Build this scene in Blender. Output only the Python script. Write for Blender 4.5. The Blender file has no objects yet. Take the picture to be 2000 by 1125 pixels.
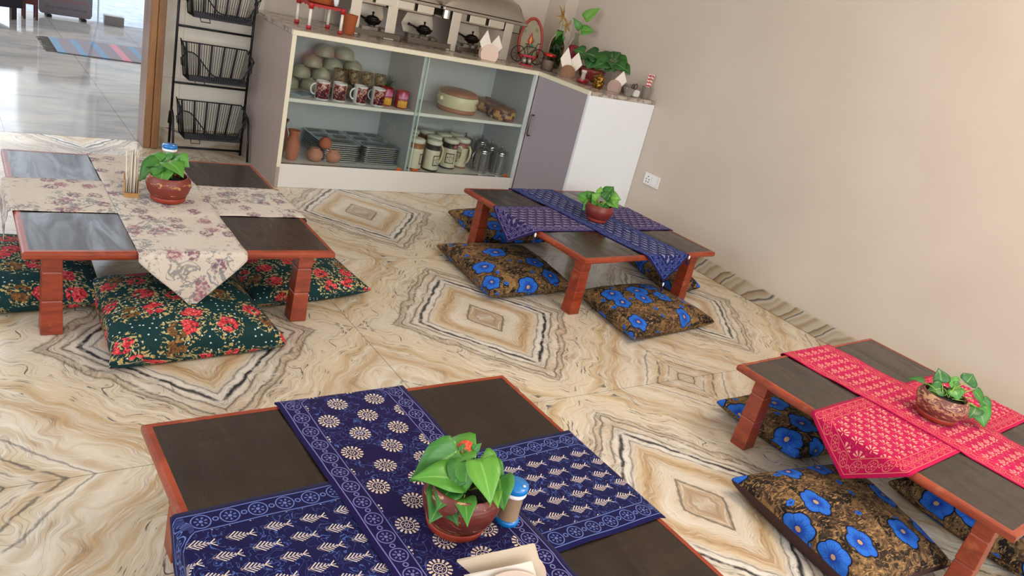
import bpy, bmesh, math, random
from mathutils import Vector, Matrix, noise
random.seed(7)
PI = math.pi
SC = bpy.context.scene
COL = SC.collection

# ------------------------------------------------------------------ camera, sky, lights, exposure
YAW, PITCH, ROLL, CAMH = 0.7003, 0.3685, 0.249, 1.2574
def camera():
    cy, sy, cp, sp = math.cos(YAW), math.sin(YAW), math.cos(PITCH), math.sin(PITCH)
    f = Vector((sy*cp, cy*cp, -sp)); r0 = Vector((cy, -sy, 0)); u0 = r0.cross(f)
    cr, sr = math.cos(ROLL), math.sin(ROLL)
    r = cr*r0 + sr*u0; u = -sr*r0 + cr*u0
    cd = bpy.data.cameras.new('camera'); cd.sensor_width = 36; cd.lens = 1506.7/2000*36
    cd.clip_start = .02; cd.clip_end = 200
    co = bpy.data.objects.new('camera', cd); COL.objects.link(co)
    m = Matrix((r, u, -f)).transposed().to_4x4(); m.translation = (0, 0, CAMH)
    co.matrix_world = m; SC.camera = co
camera()
w = bpy.data.worlds.new('world'); SC.world = w; w.use_nodes = True
w.node_tree.nodes['Background'].inputs[0].default_value = (.82, .90, 1, 1)
w.node_tree.nodes['Background'].inputs[1].default_value = 2.8
def area(name, loc, rot, sx, sy, power, col):
    l = bpy.data.lights.new(name, 'AREA'); l.shape = 'RECTANGLE'; l.size = sx; l.size_y = sy
    l.energy = power; l.color = col
    o = bpy.data.objects.new(name, l); COL.objects.link(o); o.location = loc; o.rotation_euler = rot
    return o
# daylight through the big window behind the camera, and through the side window
area('window_daylight', (1.0, -1.66, 1.45), (PI/2, 0, 0), 4.2, 1.9, 62, (1, .955, .90))
area('side_window_daylight', (-2.06, 2.0, 1.35), (PI/2, 0, -PI/2), 3.2, 1.7, 14, (.93, .96, 1))
area('ceiling_lamp_light', (2.55, .35, 2.62), (0, 0, 0), .8, .8, 38, (1, .85, .69))
sd = bpy.data.lights.new('sun', 'SUN'); sd.energy = 2.0; sd.angle = .01; sd.color = (1, .96, .9)
so = bpy.data.objects.new('sun', sd); COL.objects.link(so); so.rotation_euler = (math.radians(-48), math.radians(12), 0)
SC.view_settings.view_transform = 'Standard'; SC.view_settings.look = 'None'
SC.view_settings.exposure = 0.0; SC.view_settings.gamma = 1; SC.view_settings.use_curve_mapping = False
SC.cycles.max_bounces = 8; SC.cycles.transparent_max_bounces = 12

# ------------------------------------------------------------------ node helpers
def lin(h):
    h = h.lstrip('#'); c = [int(h[i:i+2], 16)/255 for i in (0, 2, 4)]
    return tuple((x/12.92 if x <= .04045 else ((x+.055)/1.055)**2.4) for x in c) + (1,)
class V:
    nt = None
    def __init__(s, k): s.k = k
    def __add__(a, b): return M('ADD', a, b)
    __radd__ = __add__
    def __sub__(a, b): return M('SUBTRACT', a, b)
    def __rsub__(a, b): return M('SUBTRACT', b, a)
    def __mul__(a, b): return M('MULTIPLY', a, b)
    __rmul__ = __mul__
    def __truediv__(a, b): return M('DIVIDE', a, b)
    def __lt__(a, b): return M('LESS_THAN', a, b)
    def __gt__(a, b): return M('GREATER_THAN', a, b)
def put(inp, v):
    if isinstance(v, V): V.nt.links.new(v.k, inp)
    elif hasattr(v, 'is_output'): V.nt.links.new(v, inp)
    else: inp.default_value = v
def M(op, a, b=None, c=None):
    n = V.nt.nodes.new('ShaderNodeMath'); n.operation = op
    for i, x in enumerate((a, b, c)):
        if x is not None: put(n.inputs[i], x)
    return V(n.outputs[0])
def sin(a): return M('SINE', a)
def cos(a): return M('COSINE', a)
def ab(a): return M('ABSOLUTE', a)
def mod(a, b): return M('FLOORED_MODULO', a, b)
def flr(a): return M('FLOOR', a)
def mx(a, b): return M('MAXIMUM', a, b)
def mn(a, b): return M('MINIMUM', a, b)
def hyp(a, b): return M('SQRT', a*a+b*b)
def at2(a, b): return M('ARCTAN2', a, b)
def sep(v):
    n = V.nt.nodes.new('ShaderNodeSeparateXYZ'); V.nt.links.new(v, n.inputs[0]); return [V(o) for o in n.outputs]
def comb(x, y, z=0.0):
    n = V.nt.nodes.new('ShaderNodeCombineXYZ')
    for i, q in enumerate((x, y, z)): put(n.inputs[i], q)
    return n.outputs[0]
def uv(name):
    n = V.nt.nodes.new('ShaderNodeUVMap'); n.uv_map = name; return n.outputs[0]
def tc(which='Object'):
    return V.nt.nodes.new('ShaderNodeTexCoord').outputs[which]
def vscale(v, s):
    n = V.nt.nodes.new('ShaderNodeVectorMath'); n.operation = 'MULTIPLY'; V.nt.links.new(v, n.inputs[0])
    n.inputs[1].default_value = s if isinstance(s, tuple) else (s, s, s); return n.outputs[0]
def nz(v, scale, detail=3, rough=.5, dist=0, col=False):
    n = V.nt.nodes.new('ShaderNodeTexNoise'); V.nt.links.new(v, n.inputs['Vector'])
    n.inputs['Scale'].default_value = scale; n.inputs['Detail'].default_value = detail
    n.inputs['Roughness'].default_value = rough; n.inputs['Distortion'].default_value = dist
    return n.outputs['Color'] if col else V(n.outputs[0])
def vor(v, scale, rand=1., feat='F1', metric='EUCLIDEAN', dim='2D'):
    n = V.nt.nodes.new('ShaderNodeTexVoronoi'); n.voronoi_dimensions = dim; n.feature = feat; n.distance = metric
    V.nt.links.new(v, n.inputs['Vector']); n.inputs['Scale'].default_value = scale; n.inputs['Randomness'].default_value = rand
    return n
def ramp(f, stops, interp='LINEAR'):
    n = V.nt.nodes.new('ShaderNodeValToRGB'); put(n.inputs[0], f); cr = n.color_ramp; cr.interpolation = interp
    while len(cr.elements) < len(stops): cr.elements.new(.5)
    for e, (p, c) in zip(cr.elements, sorted(stops)): e.position = p; e.color = lin(c) if isinstance(c, str) else c
    return n.outputs[0]
def mix(f, a, b):
    n = V.nt.nodes.new('ShaderNodeMix'); n.data_type = 'RGBA'; put(n.inputs[0], f)
    for i, x in ((6, a), (7, b)): put(n.inputs[i], lin(x) if isinstance(x, str) else x)
    return n.outputs[2]
def sstep(a, lo, hi):
    n = V.nt.nodes.new('ShaderNodeMapRange'); n.interpolation_type = 'SMOOTHSTEP'; put(n.inputs[0], a)
    n.inputs[1].default_value = lo; n.inputs[2].default_value = hi; return V(n.outputs[0])
def sat(a): return mn(mx(a, 0.), 1.)

MATS = {}
def mat(name, color=None, rough=.5, metal=0., spec=.5, build=None, bump=None, alpha=None, trans=0., sheen=0, coat=0):
    """color: hex, or build() returns dict(color=..., rough=..., bump=...)"""
    if name in MATS: return MATS[name]
    m = bpy.data.materials.new(name); m.use_nodes = True; nt = m.node_tree; V.nt = nt
    b = nt.nodes['Principled BSDF']
    d = build() if build else {}
    c = d.get('color', color)
    if isinstance(c, str):
        # a faint procedural mottling keeps plain colours from looking flat
        k = nz(tc(), 14, 3); c = mix(k*.16+.0, c, tuple(min(1, x*1.18) for x in lin(c)[:3])+(1,))
    put(b.inputs['Base Color'], c)
    put(b.inputs['Roughness'], d.get('rough', rough)); b.inputs['Metallic'].default_value = metal
    b.inputs['Specular IOR Level'].default_value = spec
    b.inputs['Transmission Weight'].default_value = trans
    if coat: b.inputs['Coat Weight'].default_value = coat; b.inputs['Coat Roughness'].default_value = .14
    if sheen: b.inputs['Sheen Weight'].default_value = sheen
    if 'bump' in d or bump:
        n = nt.nodes.new('ShaderNodeBump')
        if 'bump' in d: h, st, ds = d['bump']
        else: h, st, ds = nz(tc(), bump[0], 4), bump[1], .01
        put(n.inputs['Height'], h); n.inputs['Strength'].default_value = st; n.inputs['Distance'].default_value = ds
        nt.links.new(n.outputs[0], b.inputs['Normal'])
    MATS[name] = m
    return m
def glass_mat(name, tint='F2F8F6', refl=.10, rough=.03):
    if name in MATS: return MATS[name]
    m = bpy.data.materials.new(name); m.use_nodes = True; nt = m.node_tree; nt.nodes.clear()
    o = nt.nodes.new('ShaderNodeOutputMaterial'); mx_ = nt.nodes.new('ShaderNodeMixShader')
    t = nt.nodes.new('ShaderNodeBsdfTransparent'); g = nt.nodes.new('ShaderNodeBsdfGlossy')
    lw = nt.nodes.new('ShaderNodeLayerWeight'); lw.inputs[0].default_value = refl+.2
    t.inputs[0].default_value = lin(tint); g.inputs[0].default_value = (1, 1, 1, 1); g.inputs[1].default_value = rough
    nt.links.new(lw.outputs['Fresnel'], mx_.inputs[0]); nt.links.new(t.outputs[0], mx_.inputs[1]); nt.links.new(g.outputs[0], mx_.inputs[2])
    nt.links.new(mx_.outputs[0], o.inputs[0]); MATS[name] = m
    return m

# ------------------------------------------------------------------ mesh helpers
def link(name, me, m=None, parent=None, loc=None, rz=0, smooth=False, bevel=0, solid=0, subsurf=0):
    o = bpy.data.objects.new(name, me); COL.objects.link(o)
    if m:
        for q in (m if isinstance(m, (list, tuple)) else [m]): me.materials.append(q)
    if parent: o.parent = parent
    if loc: o.location = loc
    if rz: o.rotation_euler[2] = rz
    if smooth: me.shade_smooth() if hasattr(me, 'shade_smooth') else [setattr(p, 'use_smooth', True) for p in me.polygons]
    if solid:
        s = o.modifiers.new('thickness', 'SOLIDIFY'); s.thickness = solid; s.offset = 0
    if bevel:
        s = o.modifiers.new('bevel', 'BEVEL'); s.width = bevel; s.segments = 3; s.limit_method = 'ANGLE'
    if subsurf:
        s = o.modifiers.new('sub', 'SUBSURF'); s.levels = subsurf; s.render_levels = subsurf
    return o
class B:
    """collects shapes of ONE part"""
    def __init__(s): s.v = []; s.f = []; s.sm = []
    def add(s, vs, fs, sm=False):
        k = len(s.v); s.v += [tuple(v) for v in vs]; s.f += [tuple(i+k for i in f) for f in fs]; s.sm += [sm]*len(fs); return s
    def box(s, x0, y0, z0, x1, y1, z1, M_=None):
        vs = [Vector((x, y, z)) for z in (z0, z1) for y in (y0, y1) for x in (x0, x1)]
        if M_: vs = [M_ @ v for v in vs]
        return s.add(vs, [(0, 2, 3, 1), (4, 5, 7, 6), (0, 1, 5, 4), (2, 6, 7, 3), (0, 4, 6, 2), (1, 3, 7, 5)])
    def lathe(s, prof, n=28, c=(0, 0, 0), M_=None, a0=0, a1=2*PI):
        full = abs(a1-a0-2*PI) < 1e-6; k = n if full else n+1; vs = []; fs = []
        for r, z in prof:
            for i in range(k):
                a = a0+(a1-a0)*i/n; v = Vector((c[0]+max(r, 1e-5)*math.cos(a), c[1]+max(r, 1e-5)*math.sin(a), c[2]+z))
                vs.append(M_ @ v if M_ else v)
        for j in range(len(prof)-1):
            for i in range(n):
                i2 = (i+1) % k
                fs.append((j*k+i, j*k+i2, (j+1)*k+i2, (j+1)*k+i))
        return s.add(vs, fs, True)
    def tube(s, pts, r, n=8, closed=False, cap=True):
        P = [Vector(p) for p in pts]; N = len(P); vs = []; fs = []; up = None
        for i, p in enumerate(P):
            if closed: t = (P[(i+1) % N]-P[i-1])
            else: t = P[min(i+1, N-1)]-P[max(i-1, 0)]
            t.normalize()
            if up is None: up = Vector((0, 0, 1)) if abs(t.z) < .9 else Vector((1, 0, 0))
            a = t.cross(up); a.normalize(); b = a.cross(t); b.normalize(); up = b
            rr = r[i] if isinstance(r, (list, tuple)) else r
            for j in range(n):
                q = 2*PI*j/n; vs.append(p+a*rr*math.cos(q)+b*rr*math.sin(q))
        for i in range(N if closed else N-1):
            i2 = (i+1) % N
            for j in range(n):
                j2 = (j+1) % n; fs.append((i*n+j, i*n+j2, i2*n+j2, i2*n+j))
        if cap and not closed: fs.append(tuple(range(n))[::-1]); fs.append(tuple((N-1)*n+j for j in range(n)))
        return s.add(vs, fs, True)
    def prism(s, poly, z0, z1, M_=None):
        n = len(poly); vs = [Vector((x, y, z0)) for x, y in poly]+[Vector((x, y, z1)) for x, y in poly]
        if M_: vs = [M_ @ v for v in vs]
        return s.add(vs, [tuple(range(n))[::-1], tuple(range(n, 2*n))]+[(i, (i+1) % n, n+(i+1) % n, n+i) for i in range(n)])
    def ball(s, c, r, n=14, sz=1):
        return s.lathe([(r*math.sin(PI*i/8), -r*sz*math.cos(PI*i/8)) for i in range(9)], n, c)
    def mesh(s, name):
        me = bpy.data.meshes.new(name); me.from_pydata(s.v, [], s.f); me.update()
        bm = bmesh.new(); bm.from_mesh(me); bmesh.ops.recalc_face_normals(bm, faces=bm.faces); bm.to_mesh(me); bm.free()
        for p, q in zip(me.polygons, s.sm): p.use_smooth = q
        return me
    def go(s, name, m, parent=None, **k): return link(name, s.mesh(name), m, parent, **k)
def tag(o, label, cat, group=None, kind=None):
    o['label'] = label; o['category'] = cat
    if group: o['group'] = group
    if kind: o['kind'] = kind
    return o
def thing(name, label, cat, loc=(0, 0, 0), rz=0, group=None):
    o = bpy.data.objects.new(name, None); COL.objects.link(o); o.location = loc; o.rotation_euler[2] = rz
    o.empty_display_size = .05
    return tag(o, label, cat, group)
def struct(o): o['kind'] = 'structure'; return o
def dup(root, loc, rz=None, label=None, group=None):
    r = root.copy(); COL.objects.link(r); r.location = loc
    if rz is not None: r.rotation_euler[2] = rz
    if label: r['label'] = label
    if group: r['group'] = group
    for ch in list(root.children):
        c = ch.copy(); COL.objects.link(c); c.parent = r
        for g in list(ch.children):
            d = g.copy(); COL.objects.link(d); d.parent = c
    return r
def disc_prof(r, z0, z1, e=.002): return [(0, z0), (r-e, z0), (r, z0+e), (r, z1-e), (r-e, z1), (0, z1)]

# ------------------------------------------------------------------ materials: setting
def b_onyx():
    p = V.nt.nodes.new('ShaderNodeNewGeometry').outputs['Position']; x, y, z = sep(p)
    TX, TY = .573, .602
    u = M('PINGPONG', x-1.786, TX)/TX; v = M('PINGPONG', y-2.235, TY)/TY
    uvv = comb(u*TX, v*TY)
    # each quarter tile is the same slab flipped, so the warp is a function of (u, v)
    s0 = u+v; s0 = s0+.11*(u-v)*mx(1.25-s0, 0.)
    w1 = nz(uvv, 4.6, 2, .5)-.5; w2 = nz(uvv, 19, 3, .6)-.5; w3 = nz(uvv, 85, 2)-.5
    s = s0+w1*(.11+.22*mx(1-2*ab(s0-1.05), 0.))+w2*.050+w3*.012
    base = ramp(s/2, [(0, 'C6BAA8'), (.04, 'A48C72'), (.075, 'BBA78C'), (.095, 'CFC4B2'), (.14, 'D3C8B6'), (.175, 'C4AE90'), (.2, 'B2946C'),
        (.225, 'CCB898'), (.25, 'CDC3B5'), (.268, 'DBD6CC'), (.31, 'D8D0C4'), (.335, 'C2B4A0'), (.36, 'D3C8B8'), (.385, 'B8A890'),
        (.4, 'D0C4B0'), (.46, 'D3C6B0'), (.54, 'D2C2A6'), (.58, 'C0A884'), (.61, 'D0C4AE'), (.66, 'BDA17C'), (.69, 'CFC0A8'), (.74, 'D8CEBC'),
        (.775, 'C4B298'), (.80, 'D8D0C2'), (.84, 'CDBEA4'), (.88, 'BAA484'), (.91, 'D4CABA'), (.95, 'C0B098'), (1, 'CDC2B0')])
    Lr = [(0, 0), (.076, 0), (.083, .9), (.090, 0), (.250, 0), (.257, .7), (.264, 0), (.284, 0), (.291, 1), (.300, 1), (.307, 0), (.322, 0), (.328, .8),
          (.334, 0), (.362, 0), (.368, .85), (.374, 0), (.386, 0), (.391, .7), (.397, 0), (.80, 0), (.806, .8), (.812, 0), (.855, 0), (.861, .95), (.868, 0),
          (.905, 0), (.91, .7), (.916, 0), (.952, 0), (.957, .85), (.964, 0)]
    L = ramp(s/2, [(a, (b, b, b, 1)) for a, b in Lr])
    Lv = sep(L)[0] * sstep(nz(uvv, 15, 2), .30, .46)
    fl = sstep(nz(comb((u-v)*5, s0*30+w1*26), 1.0, 3, .6), .60, .63)
    fl = fl*sstep(ab(s0-1.05), .34, .16)*sstep(nz(uvv, 7, 1), .46, .54)
    tan = sstep(nz(comb((u-v)*2.2, s0*17+w1*16), 1.0, 3, .62), .48, .72)
    base = mix(tan*.42, base, 'AA8458')
    whi = sstep(nz(comb((u-v)*3+5, s0*26+w1*16), 1.0, 3, .6), .50, .70)
    base = mix(whi*.6, base, 'E2DDD2')
    fine = sstep(ab(nz(comb((u-v)*1.4, s0*34+w1*24), 1.0, 3, .6)-.5), .022, .004)*sstep(nz(uvv, 7, 1), .38, .55)
    base = mix(fine*.42, base, '6A5A4C')
    f2 = sstep(ab(nz(comb((u-v)*2.4, s0*60+w1*44), 1.0, 3, .6)-.47), .030, .006)*sstep(nz(uvv, 10, 1), .42, .56)*(s0 > .45)*(s0 < .85)
    base = mix(f2*.7, base, '55504C')
    c = mix(Lv*.97, base, '26262B'); c = mix(fl*.85, c, '3C3E44')
    j = mx(ab(u-1)*TX < .0013, ab(v-1)*TY < .0011)
    j2 = mx(u*TX < .0007, v*TY < .0007)
    c = mix(mx(j*.7, j2*.18), c, '5A4C3E')
    return dict(color=c, rough=nz(uvv, 6)*.12+.12)
onyx = mat('book_matched_onyx', build=b_onyx, spec=.45)
def b_skirt():
    x, y, z = sep(tc()); w1 = nz(tc(), 3, 3)-.5
    q = y*1.5+z*1.3+w1*.35
    c = ramp(mod(q*3.2, 1.), [(0, 'B8AE9C'), (.15, 'A08C70'), (.25, 'BCB2A2'), (.4, 'AE9E86'), (.5, 'C2BAAC'), (.56, '4E4A46'), (.6, 'B8AE9C'), (.74, 'A48E70'), (.8, '74685A'), (.84, 'BEB4A4'), (1, 'B8AE9C')])
    return dict(color=c)
skirt_m = mat('onyx_skirting', build=b_skirt, rough=.25)
def b_hall():
    p = V.nt.nodes.new('ShaderNodeNewGeometry').outputs['Position']; x, y, z = sep(p)
    c = ramp(nz(vscale(p, (1.2, 2.4, 1)), 1.6, 5, .6, 1.2), [(.25, '828284'), (.5, 'A6A3A0'), (.62, 'B4AEA6'), (.8, '928E8A')])
    j = mx(ab(mod(x+.28, .6)-.3) > .298, ab(mod(y+.13, .6)-.3) > .298)
    return dict(color=mix(j*.6, c, '4A4A4C'), rough=nz(p, 4)*.06+.045)
hall_m = mat('polished_hall_marble', build=b_hall, spec=.6)
def b_out():
    p = V.nt.nodes.new('ShaderNodeNewGeometry').outputs['Position']
    return dict(color=ramp(nz(p, 9, 5, .7), [(.3, '788698'), (.7, 'A4B0BE')]))
out_m = mat('sunlit_paving', build=b_out, rough=.8)
def b_wall():
    return dict(color=ramp(nz(tc(), 1.3, 4, .6), [(.3, 'C8BBAD'), (.7, 'D2C6B8')]), bump=(nz(tc(), 60, 4), .05, .01))
wall_m = mat('beige_wall_paint', build=b_wall, rough=.62, spec=.3)
ceil_m = mat('ceiling_paint', 'E6E0D6', .9)
def b_tile():
    x, y, z = sep(tc()); j = mx(ab(mod(z+.02, .4)-.2) > .1985, ab(mod(x+.1, .6)-.3) > .2985)
    return dict(color=mix(j*.5, ramp(nz(tc(), 3, 4), [(.3, 'CFC8BA'), (.7, 'DAD4C8')]), '8A847A'))
tile_m = mat('cream_wall_tile', build=b_tile, rough=.3)
def woodf(a, b, s=(30, 30, 2), dist=.6):
    def f():
        n = nz(vscale(tc(), s), 1.0, 5, .6, dist)
        return dict(color=ramp(n, [(.25, a), (.75, b)]), bump=(n, .12, .004))
    return f
frame_m = mat('varnished_door_wood', build=woodf('5E3A1E', '96683A'), rough=.35)

# ------------------------------------------------------------------ setting
FX0, FX1, FY0, YB, XR, ZC = -2.05, 3.51, -1.6, 4.40, 3.51, 2.72
struct(B().box(FX0-.1, FY0-.1, -.1, XR+.1, 4.468, 0).go('floor', onyx))
struct(B().box(FX0-1, 4.472, -.1, XR+.6, 8.5, 0).go('floor_hall', hall_m))
struct(B().box(-12, 8.505, -.14, 16, 40, -.03).go('ground_outside', out_m))
struct(B().box(XR, FY0, 0, XR+.12, YB+.12, ZC).go('wall_right', wall_m))
struct(B().box(1.0, YB, 0, XR, YB+.1, ZC).go('wall_back', [wall_m]))
struct(B().box(1.002, YB-.012, .11, 1.5, YB-.001, ZC-.002).go('wall_tiles', tile_m))
struct(B().box(1.002, YB-.016, 0.001, 1.5, YB-.001, .11).go('baseboard_back', skirt_m))
struct(B().box(3.405, 4.222, .001, XR-.001, YB-.001, ZC-.001).go('wall_column', wall_m))
struct(B().box(FX0-.1, YB, 0, -1.3, YB+.1, ZC).go('wall_back_left', wall_m))
struct(B().box(-1.3, YB, 2.15, 1.0, YB+.1, ZC).go('wall_back_lintel', wall_m))
wl = B(); wl.box(FX0-.1, FY0, 0, FX0, YB, .45); wl.box(FX0-.1, FY0, 2.25, FX0, YB, ZC); wl.box(FX0-.1, FY0, .45, FX0, .3, 2.25); wl.box(FX0-.1, 3.7, .45, FX0, YB, 2.25)
struct(wl.go('wall_left', wall_m))
wf = B(); wf.box(FX0, FY0-.1, 0, XR, FY0, .45); wf.box(FX0, FY0-.1, 2.45, XR, FY0, ZC); wf.box(FX0, FY0-.1, .45, -1.2, FY0, 2.45); wf.box(3.2, FY0-.1, .45, XR, FY0, 2.45)
struct(wf.go('wall_front', wall_m))
struct(B().box(FX0, FY0, ZC, XR, YB, ZC+.1).go('ceiling', ceil_m))
struct(B().box(FX0-1, YB+.1, 3.7, XR+.6, 8.5, 3.8).go('ceiling_hall_unseen', ceil_m))  # out of view; blocks overhead sky, raised so the tabletop mirrors daylight
struct(B().box(FX0-1, YB+.1, 0, FX0-.9, 8.5, 3.7).go('wall_hall_left', wall_m))
struct(B().box(2.4, YB+.101, 0.001, 2.5, 8.5, 3.7).go('wall_hall_right', wall_m))
fr = B(); fr.box(.928, 4.345, 0.001, .965, 4.50, 2.18); fr.box(.965, 4.335, .001, 1.0, 4.40, 2.18)
struct(fr.go('door_1', frame_m, bevel=.004))
sk = B(); sk.box(XR-.014, FY0+.05, .001, XR-.001, 3.28, .089)
struct(sk.go('baseboard_right', skirt_m, bevel=.002))
for k, (x0, x1) in enumerate(((-1.2, .25), (.25, 1.75), (1.75, 3.2))):
    g = B(); e = .035
    g.box(x0, FY0-.08, .45, x0+e, FY0-.02, 2.45); g.box(x1-e, FY0-.08, .45, x1, FY0-.02, 2.45); g.box(x0+e, FY0-.08, .45, x1-e, FY0-.02, .45+e); g.box(x0+e, FY0-.08, 2.45-e, x1-e, FY0-.02, 2.45)
    struct(g.go('window_%d' % (k+1), mat('window_frame_paint', 'D8D2C8', .5)))

t = thing('street_reflection_block', 'pale grey building block added out of view to grey the hall floor reflections', 'building', (0, 30, 0))  # unseen block, added and sized to darken part of the hall floor's reflection
B().box(3.0, 0, -.02, 26, 6, 8.4).go('wall', mat('grey_render', 'A5A29C', .8), t)
for i in range(4):
    w_ = B().box(4.6+i*5, -.12, 1.0, 8.2+i*5, -.002, 4.2).go('shutter', mat('dull_blue_shutter', '5A6472', .6), t)
    B().box(4.6+i*5, -.08, 5.6, 8.2+i*5, -.002, 7.6).go('window', mat('dark_window_glass', '3A4046', .15), t)

# ------------------------------------------------------------------ materials: furniture and cloth
def b_top():
    x, y, z = sep(tc())
    n = nz(vscale(tc(), (3, 60, 1)), 1.0, 4, .6); n2 = nz(vscale(tc(), (60, 3, 1)), 1.0, 3, .6); n3 = nz(tc(), 5, 3)
    c = ramp(n*.5+n2*.3+n3*.3, [(.35, '18100B'), (.55, '251912'), (.8, '36261A')])
    return dict(color=c, rough=sstep(nz(vscale(tc(), (14, 3, 1)), 1.0, 4, .6, 1.), .3, .75)*.30+.16)
top_m = mat('dark_walnut_laminate', build=b_top, spec=.5, coat=.12)
def b_red():
    p = tc(); n = nz(vscale(p, (8, 8, 40)), 1.0, 4, .6, .8); n2 = nz(p, 18, 3)
    c = ramp(n, [(.25, '6A2614'), (.6, '923A1E'), (.85, 'AA502E')]); c = mix(sstep(n2, .62, .72)*.3, c, 'B5744A')
    return dict(color=c, rough=.33)
red_m = mat('orange_red_stained_wood', build=b_red)

def border(E, S, sp=.05, ec=.033, rr=.0165, lw=.0011):
    a = mod(S, sp)-sp/2; b = E-ec; r = hyp(a, b); th = at2(a, b)
    ring = ab(r-rr) < lw
    pet = (cos(th*7) > .25)*(r > .006)*(r < .0115)
    dot = r < .0035
    a2 = mod(S+sp/2, sp)-sp/2; d2 = (ab(hyp(a2, b)-.0045) < .0011)
    ln = mx(ab(E-.0125) < lw, ab(E-.0545) < lw)
    return mx(mx(ring, pet*.8), mx(mx(dot, d2), ln))*(E < .056)
def cell(U, W_, cx, cy, stag=.5):
    row = flr(W_/cy); a = mod(U+row*cx*stag, cx)-cx/2; b = mod(W_, cy)-cy/2
    return a, b
def sunm(U, W_, k=1.):
    a, b = cell(U, W_, .094*k, .060*k); r = hyp(a, b)/k; th = at2(a, b)
    rays = (r > .0152)*(r < .023)*(cos(th*15) > -.05)
    tip = (r > .0175)*(r < .0235)*(cos(th*15) > .25)
    ring = mx(ab(r-.0125) < .0010, ab(r-.0050) < .0009)
    dots = (r > .0075)*(r < .0098)*(cos(th*8) > .7)
    return mx(mx(rays, tip), mx(ring, mx(dots, r < .0014)))
def fern(U, W_, k=1.):
    # leaf sprays lie along U
    a, b = cell(U, W_, .066*k, .040*k); a = a/k; b = b/k+a*.10
    hw = .0125*sstep(a, .022, -.010)*sstep(a, -.030, -.008)
    st = (sin((a-ab(b)*1.15)*860) > .22)
    body = (ab(b) < hw)*(ab(b) > .0013)*st*(a > -.028)*(a < .020)
    stem = (ab(b) < .0006)*(ab(a) < .024)
    tail = (ab(ab(b)-(a-.014)*.85) < .0013)*(a > .014)*(a < .024)
    return mx(mx(body, stem), tail)
def palm(U, W_, k=1.):
    a, b = cell(U, W_, .046*k, .040*k); a = a/k; b = (b/k)+.012; r = hyp(a, b); th = at2(a, b)
    fan = (r > .006)*(r < .024-ab(th)*.004)*(cos(th*9) > .1)*(ab(th) < 1.9)
    return mx(fan, (ab(a) < .0011)*(b < .002)*(b > -.009))
def cloth_mat(name, base, kind, mot, line, k=1., swirl='5C78C0'):
    def f():
        p = uv('flat'); U, W_, _ = sep(p); E, S, _ = sep(uv('edge'))
        wv = nz(p, 4, 3)
        base2 = tuple(x*1.4 for x in lin(base)[:3])+(1,)
        c = mix(sstep(wv, .3, .75)*.55, base, base2)
        ins = E > .0575
        if kind == 'sun': m_ = sunm(U, W_, k)
        elif kind == 'fern': m_ = fern(W_, U, k)
        elif kind == 'palm': m_ = palm(U, W_, k)
        sw = sstep(ab(nz(p, 42, 1, .4, 1.6)-.5), .020, .010)*(nz(p, 11, 1) > .44)
        worn = nz(p, 130, 2)*.6+.55
        c = mix(sw*ins*.5, c, swirl)
        c = mix(sat(border(E, S, k=1) if False else border(E, S))*.62, c, line)
        c = mix(sat(m_*ins*worn), c, mot)
        return dict(color=c, bump=(nz(p, 700, 2), .12, .001))
    return mat(name, build=f, rough=.9, spec=.12, sheen=.04)
indigo_sun = cloth_mat('indigo_cloth_sun_print', '170C3C', 'sun', 'E2CDB6', '8A8CCB')
indigo_fern = cloth_mat('indigo_cloth_leaf_print', '110E3C', 'fern', 'DCCBBE', '7488CC')
violet_fern = cloth_mat('violet_cloth_leaf_print', '2A2050', 'fern', 'CFC0D6', 'A79BD0', k=.8, swirl='8A78BC')
blue_fern = cloth_mat('blue_cloth_leaf_print', '161A50', 'fern', 'BFC0E0', '6F86D6', k=.8)
pink_palm = cloth_mat('crimson_cloth_palmette_print', 'A81044', 'palm', 'E8A890', 'DC8A70', swirl='E85888')
def b_floral():
    p = uv('flat'); U, W_, _ = sep(p); E, S, _ = sep(uv('edge'))
    n1 = nz(p, 11, 4, .62, 1.1); n2 = nz(vscale(p, (1, 1.6, 1)), 17, 3, .6, .8)
    c = mix(nz(p, 5, 3)*.5, 'CCC2B4', 'B5A698')
    vv = vor(p, 13, .9); d = V(vv.outputs['Distance']); rnd = sep(vv.outputs['Color'])[0]
    fl = sstep(d+ (nz(p, 70, 3)-.5)*.35, .36, .26)*(rnd > .36)
    petal = sstep(nz(p, 85, 2, .5, .6), .42, .56)
    c = mix(fl*(petal*.72+.16), c, '70405A'); c = mix(fl*(rnd > .8)*.28, c, 'B87884')
    br = sstep(ab(n1-.5), .030, .014)*sstep(nz(p, 4, 1), .45, .55); c = mix(br*.8, c, '74787A')
    lf = sstep(n2, .64, .68)*(1-fl); c = mix(lf*.7, c, '857A64')
    sm = sstep(nz(p, 60, 2, .5, 1.), .64, .68); c = mix(sm*.5, c, '6E4658')
    return dict(color=c, bump=(nz(p, 600, 2), .1, .001))
floral_m = mat('beige_cloth_mauve_blossom_print', build=b_floral, rough=.88, spec=.2, sheen=.1)
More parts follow.
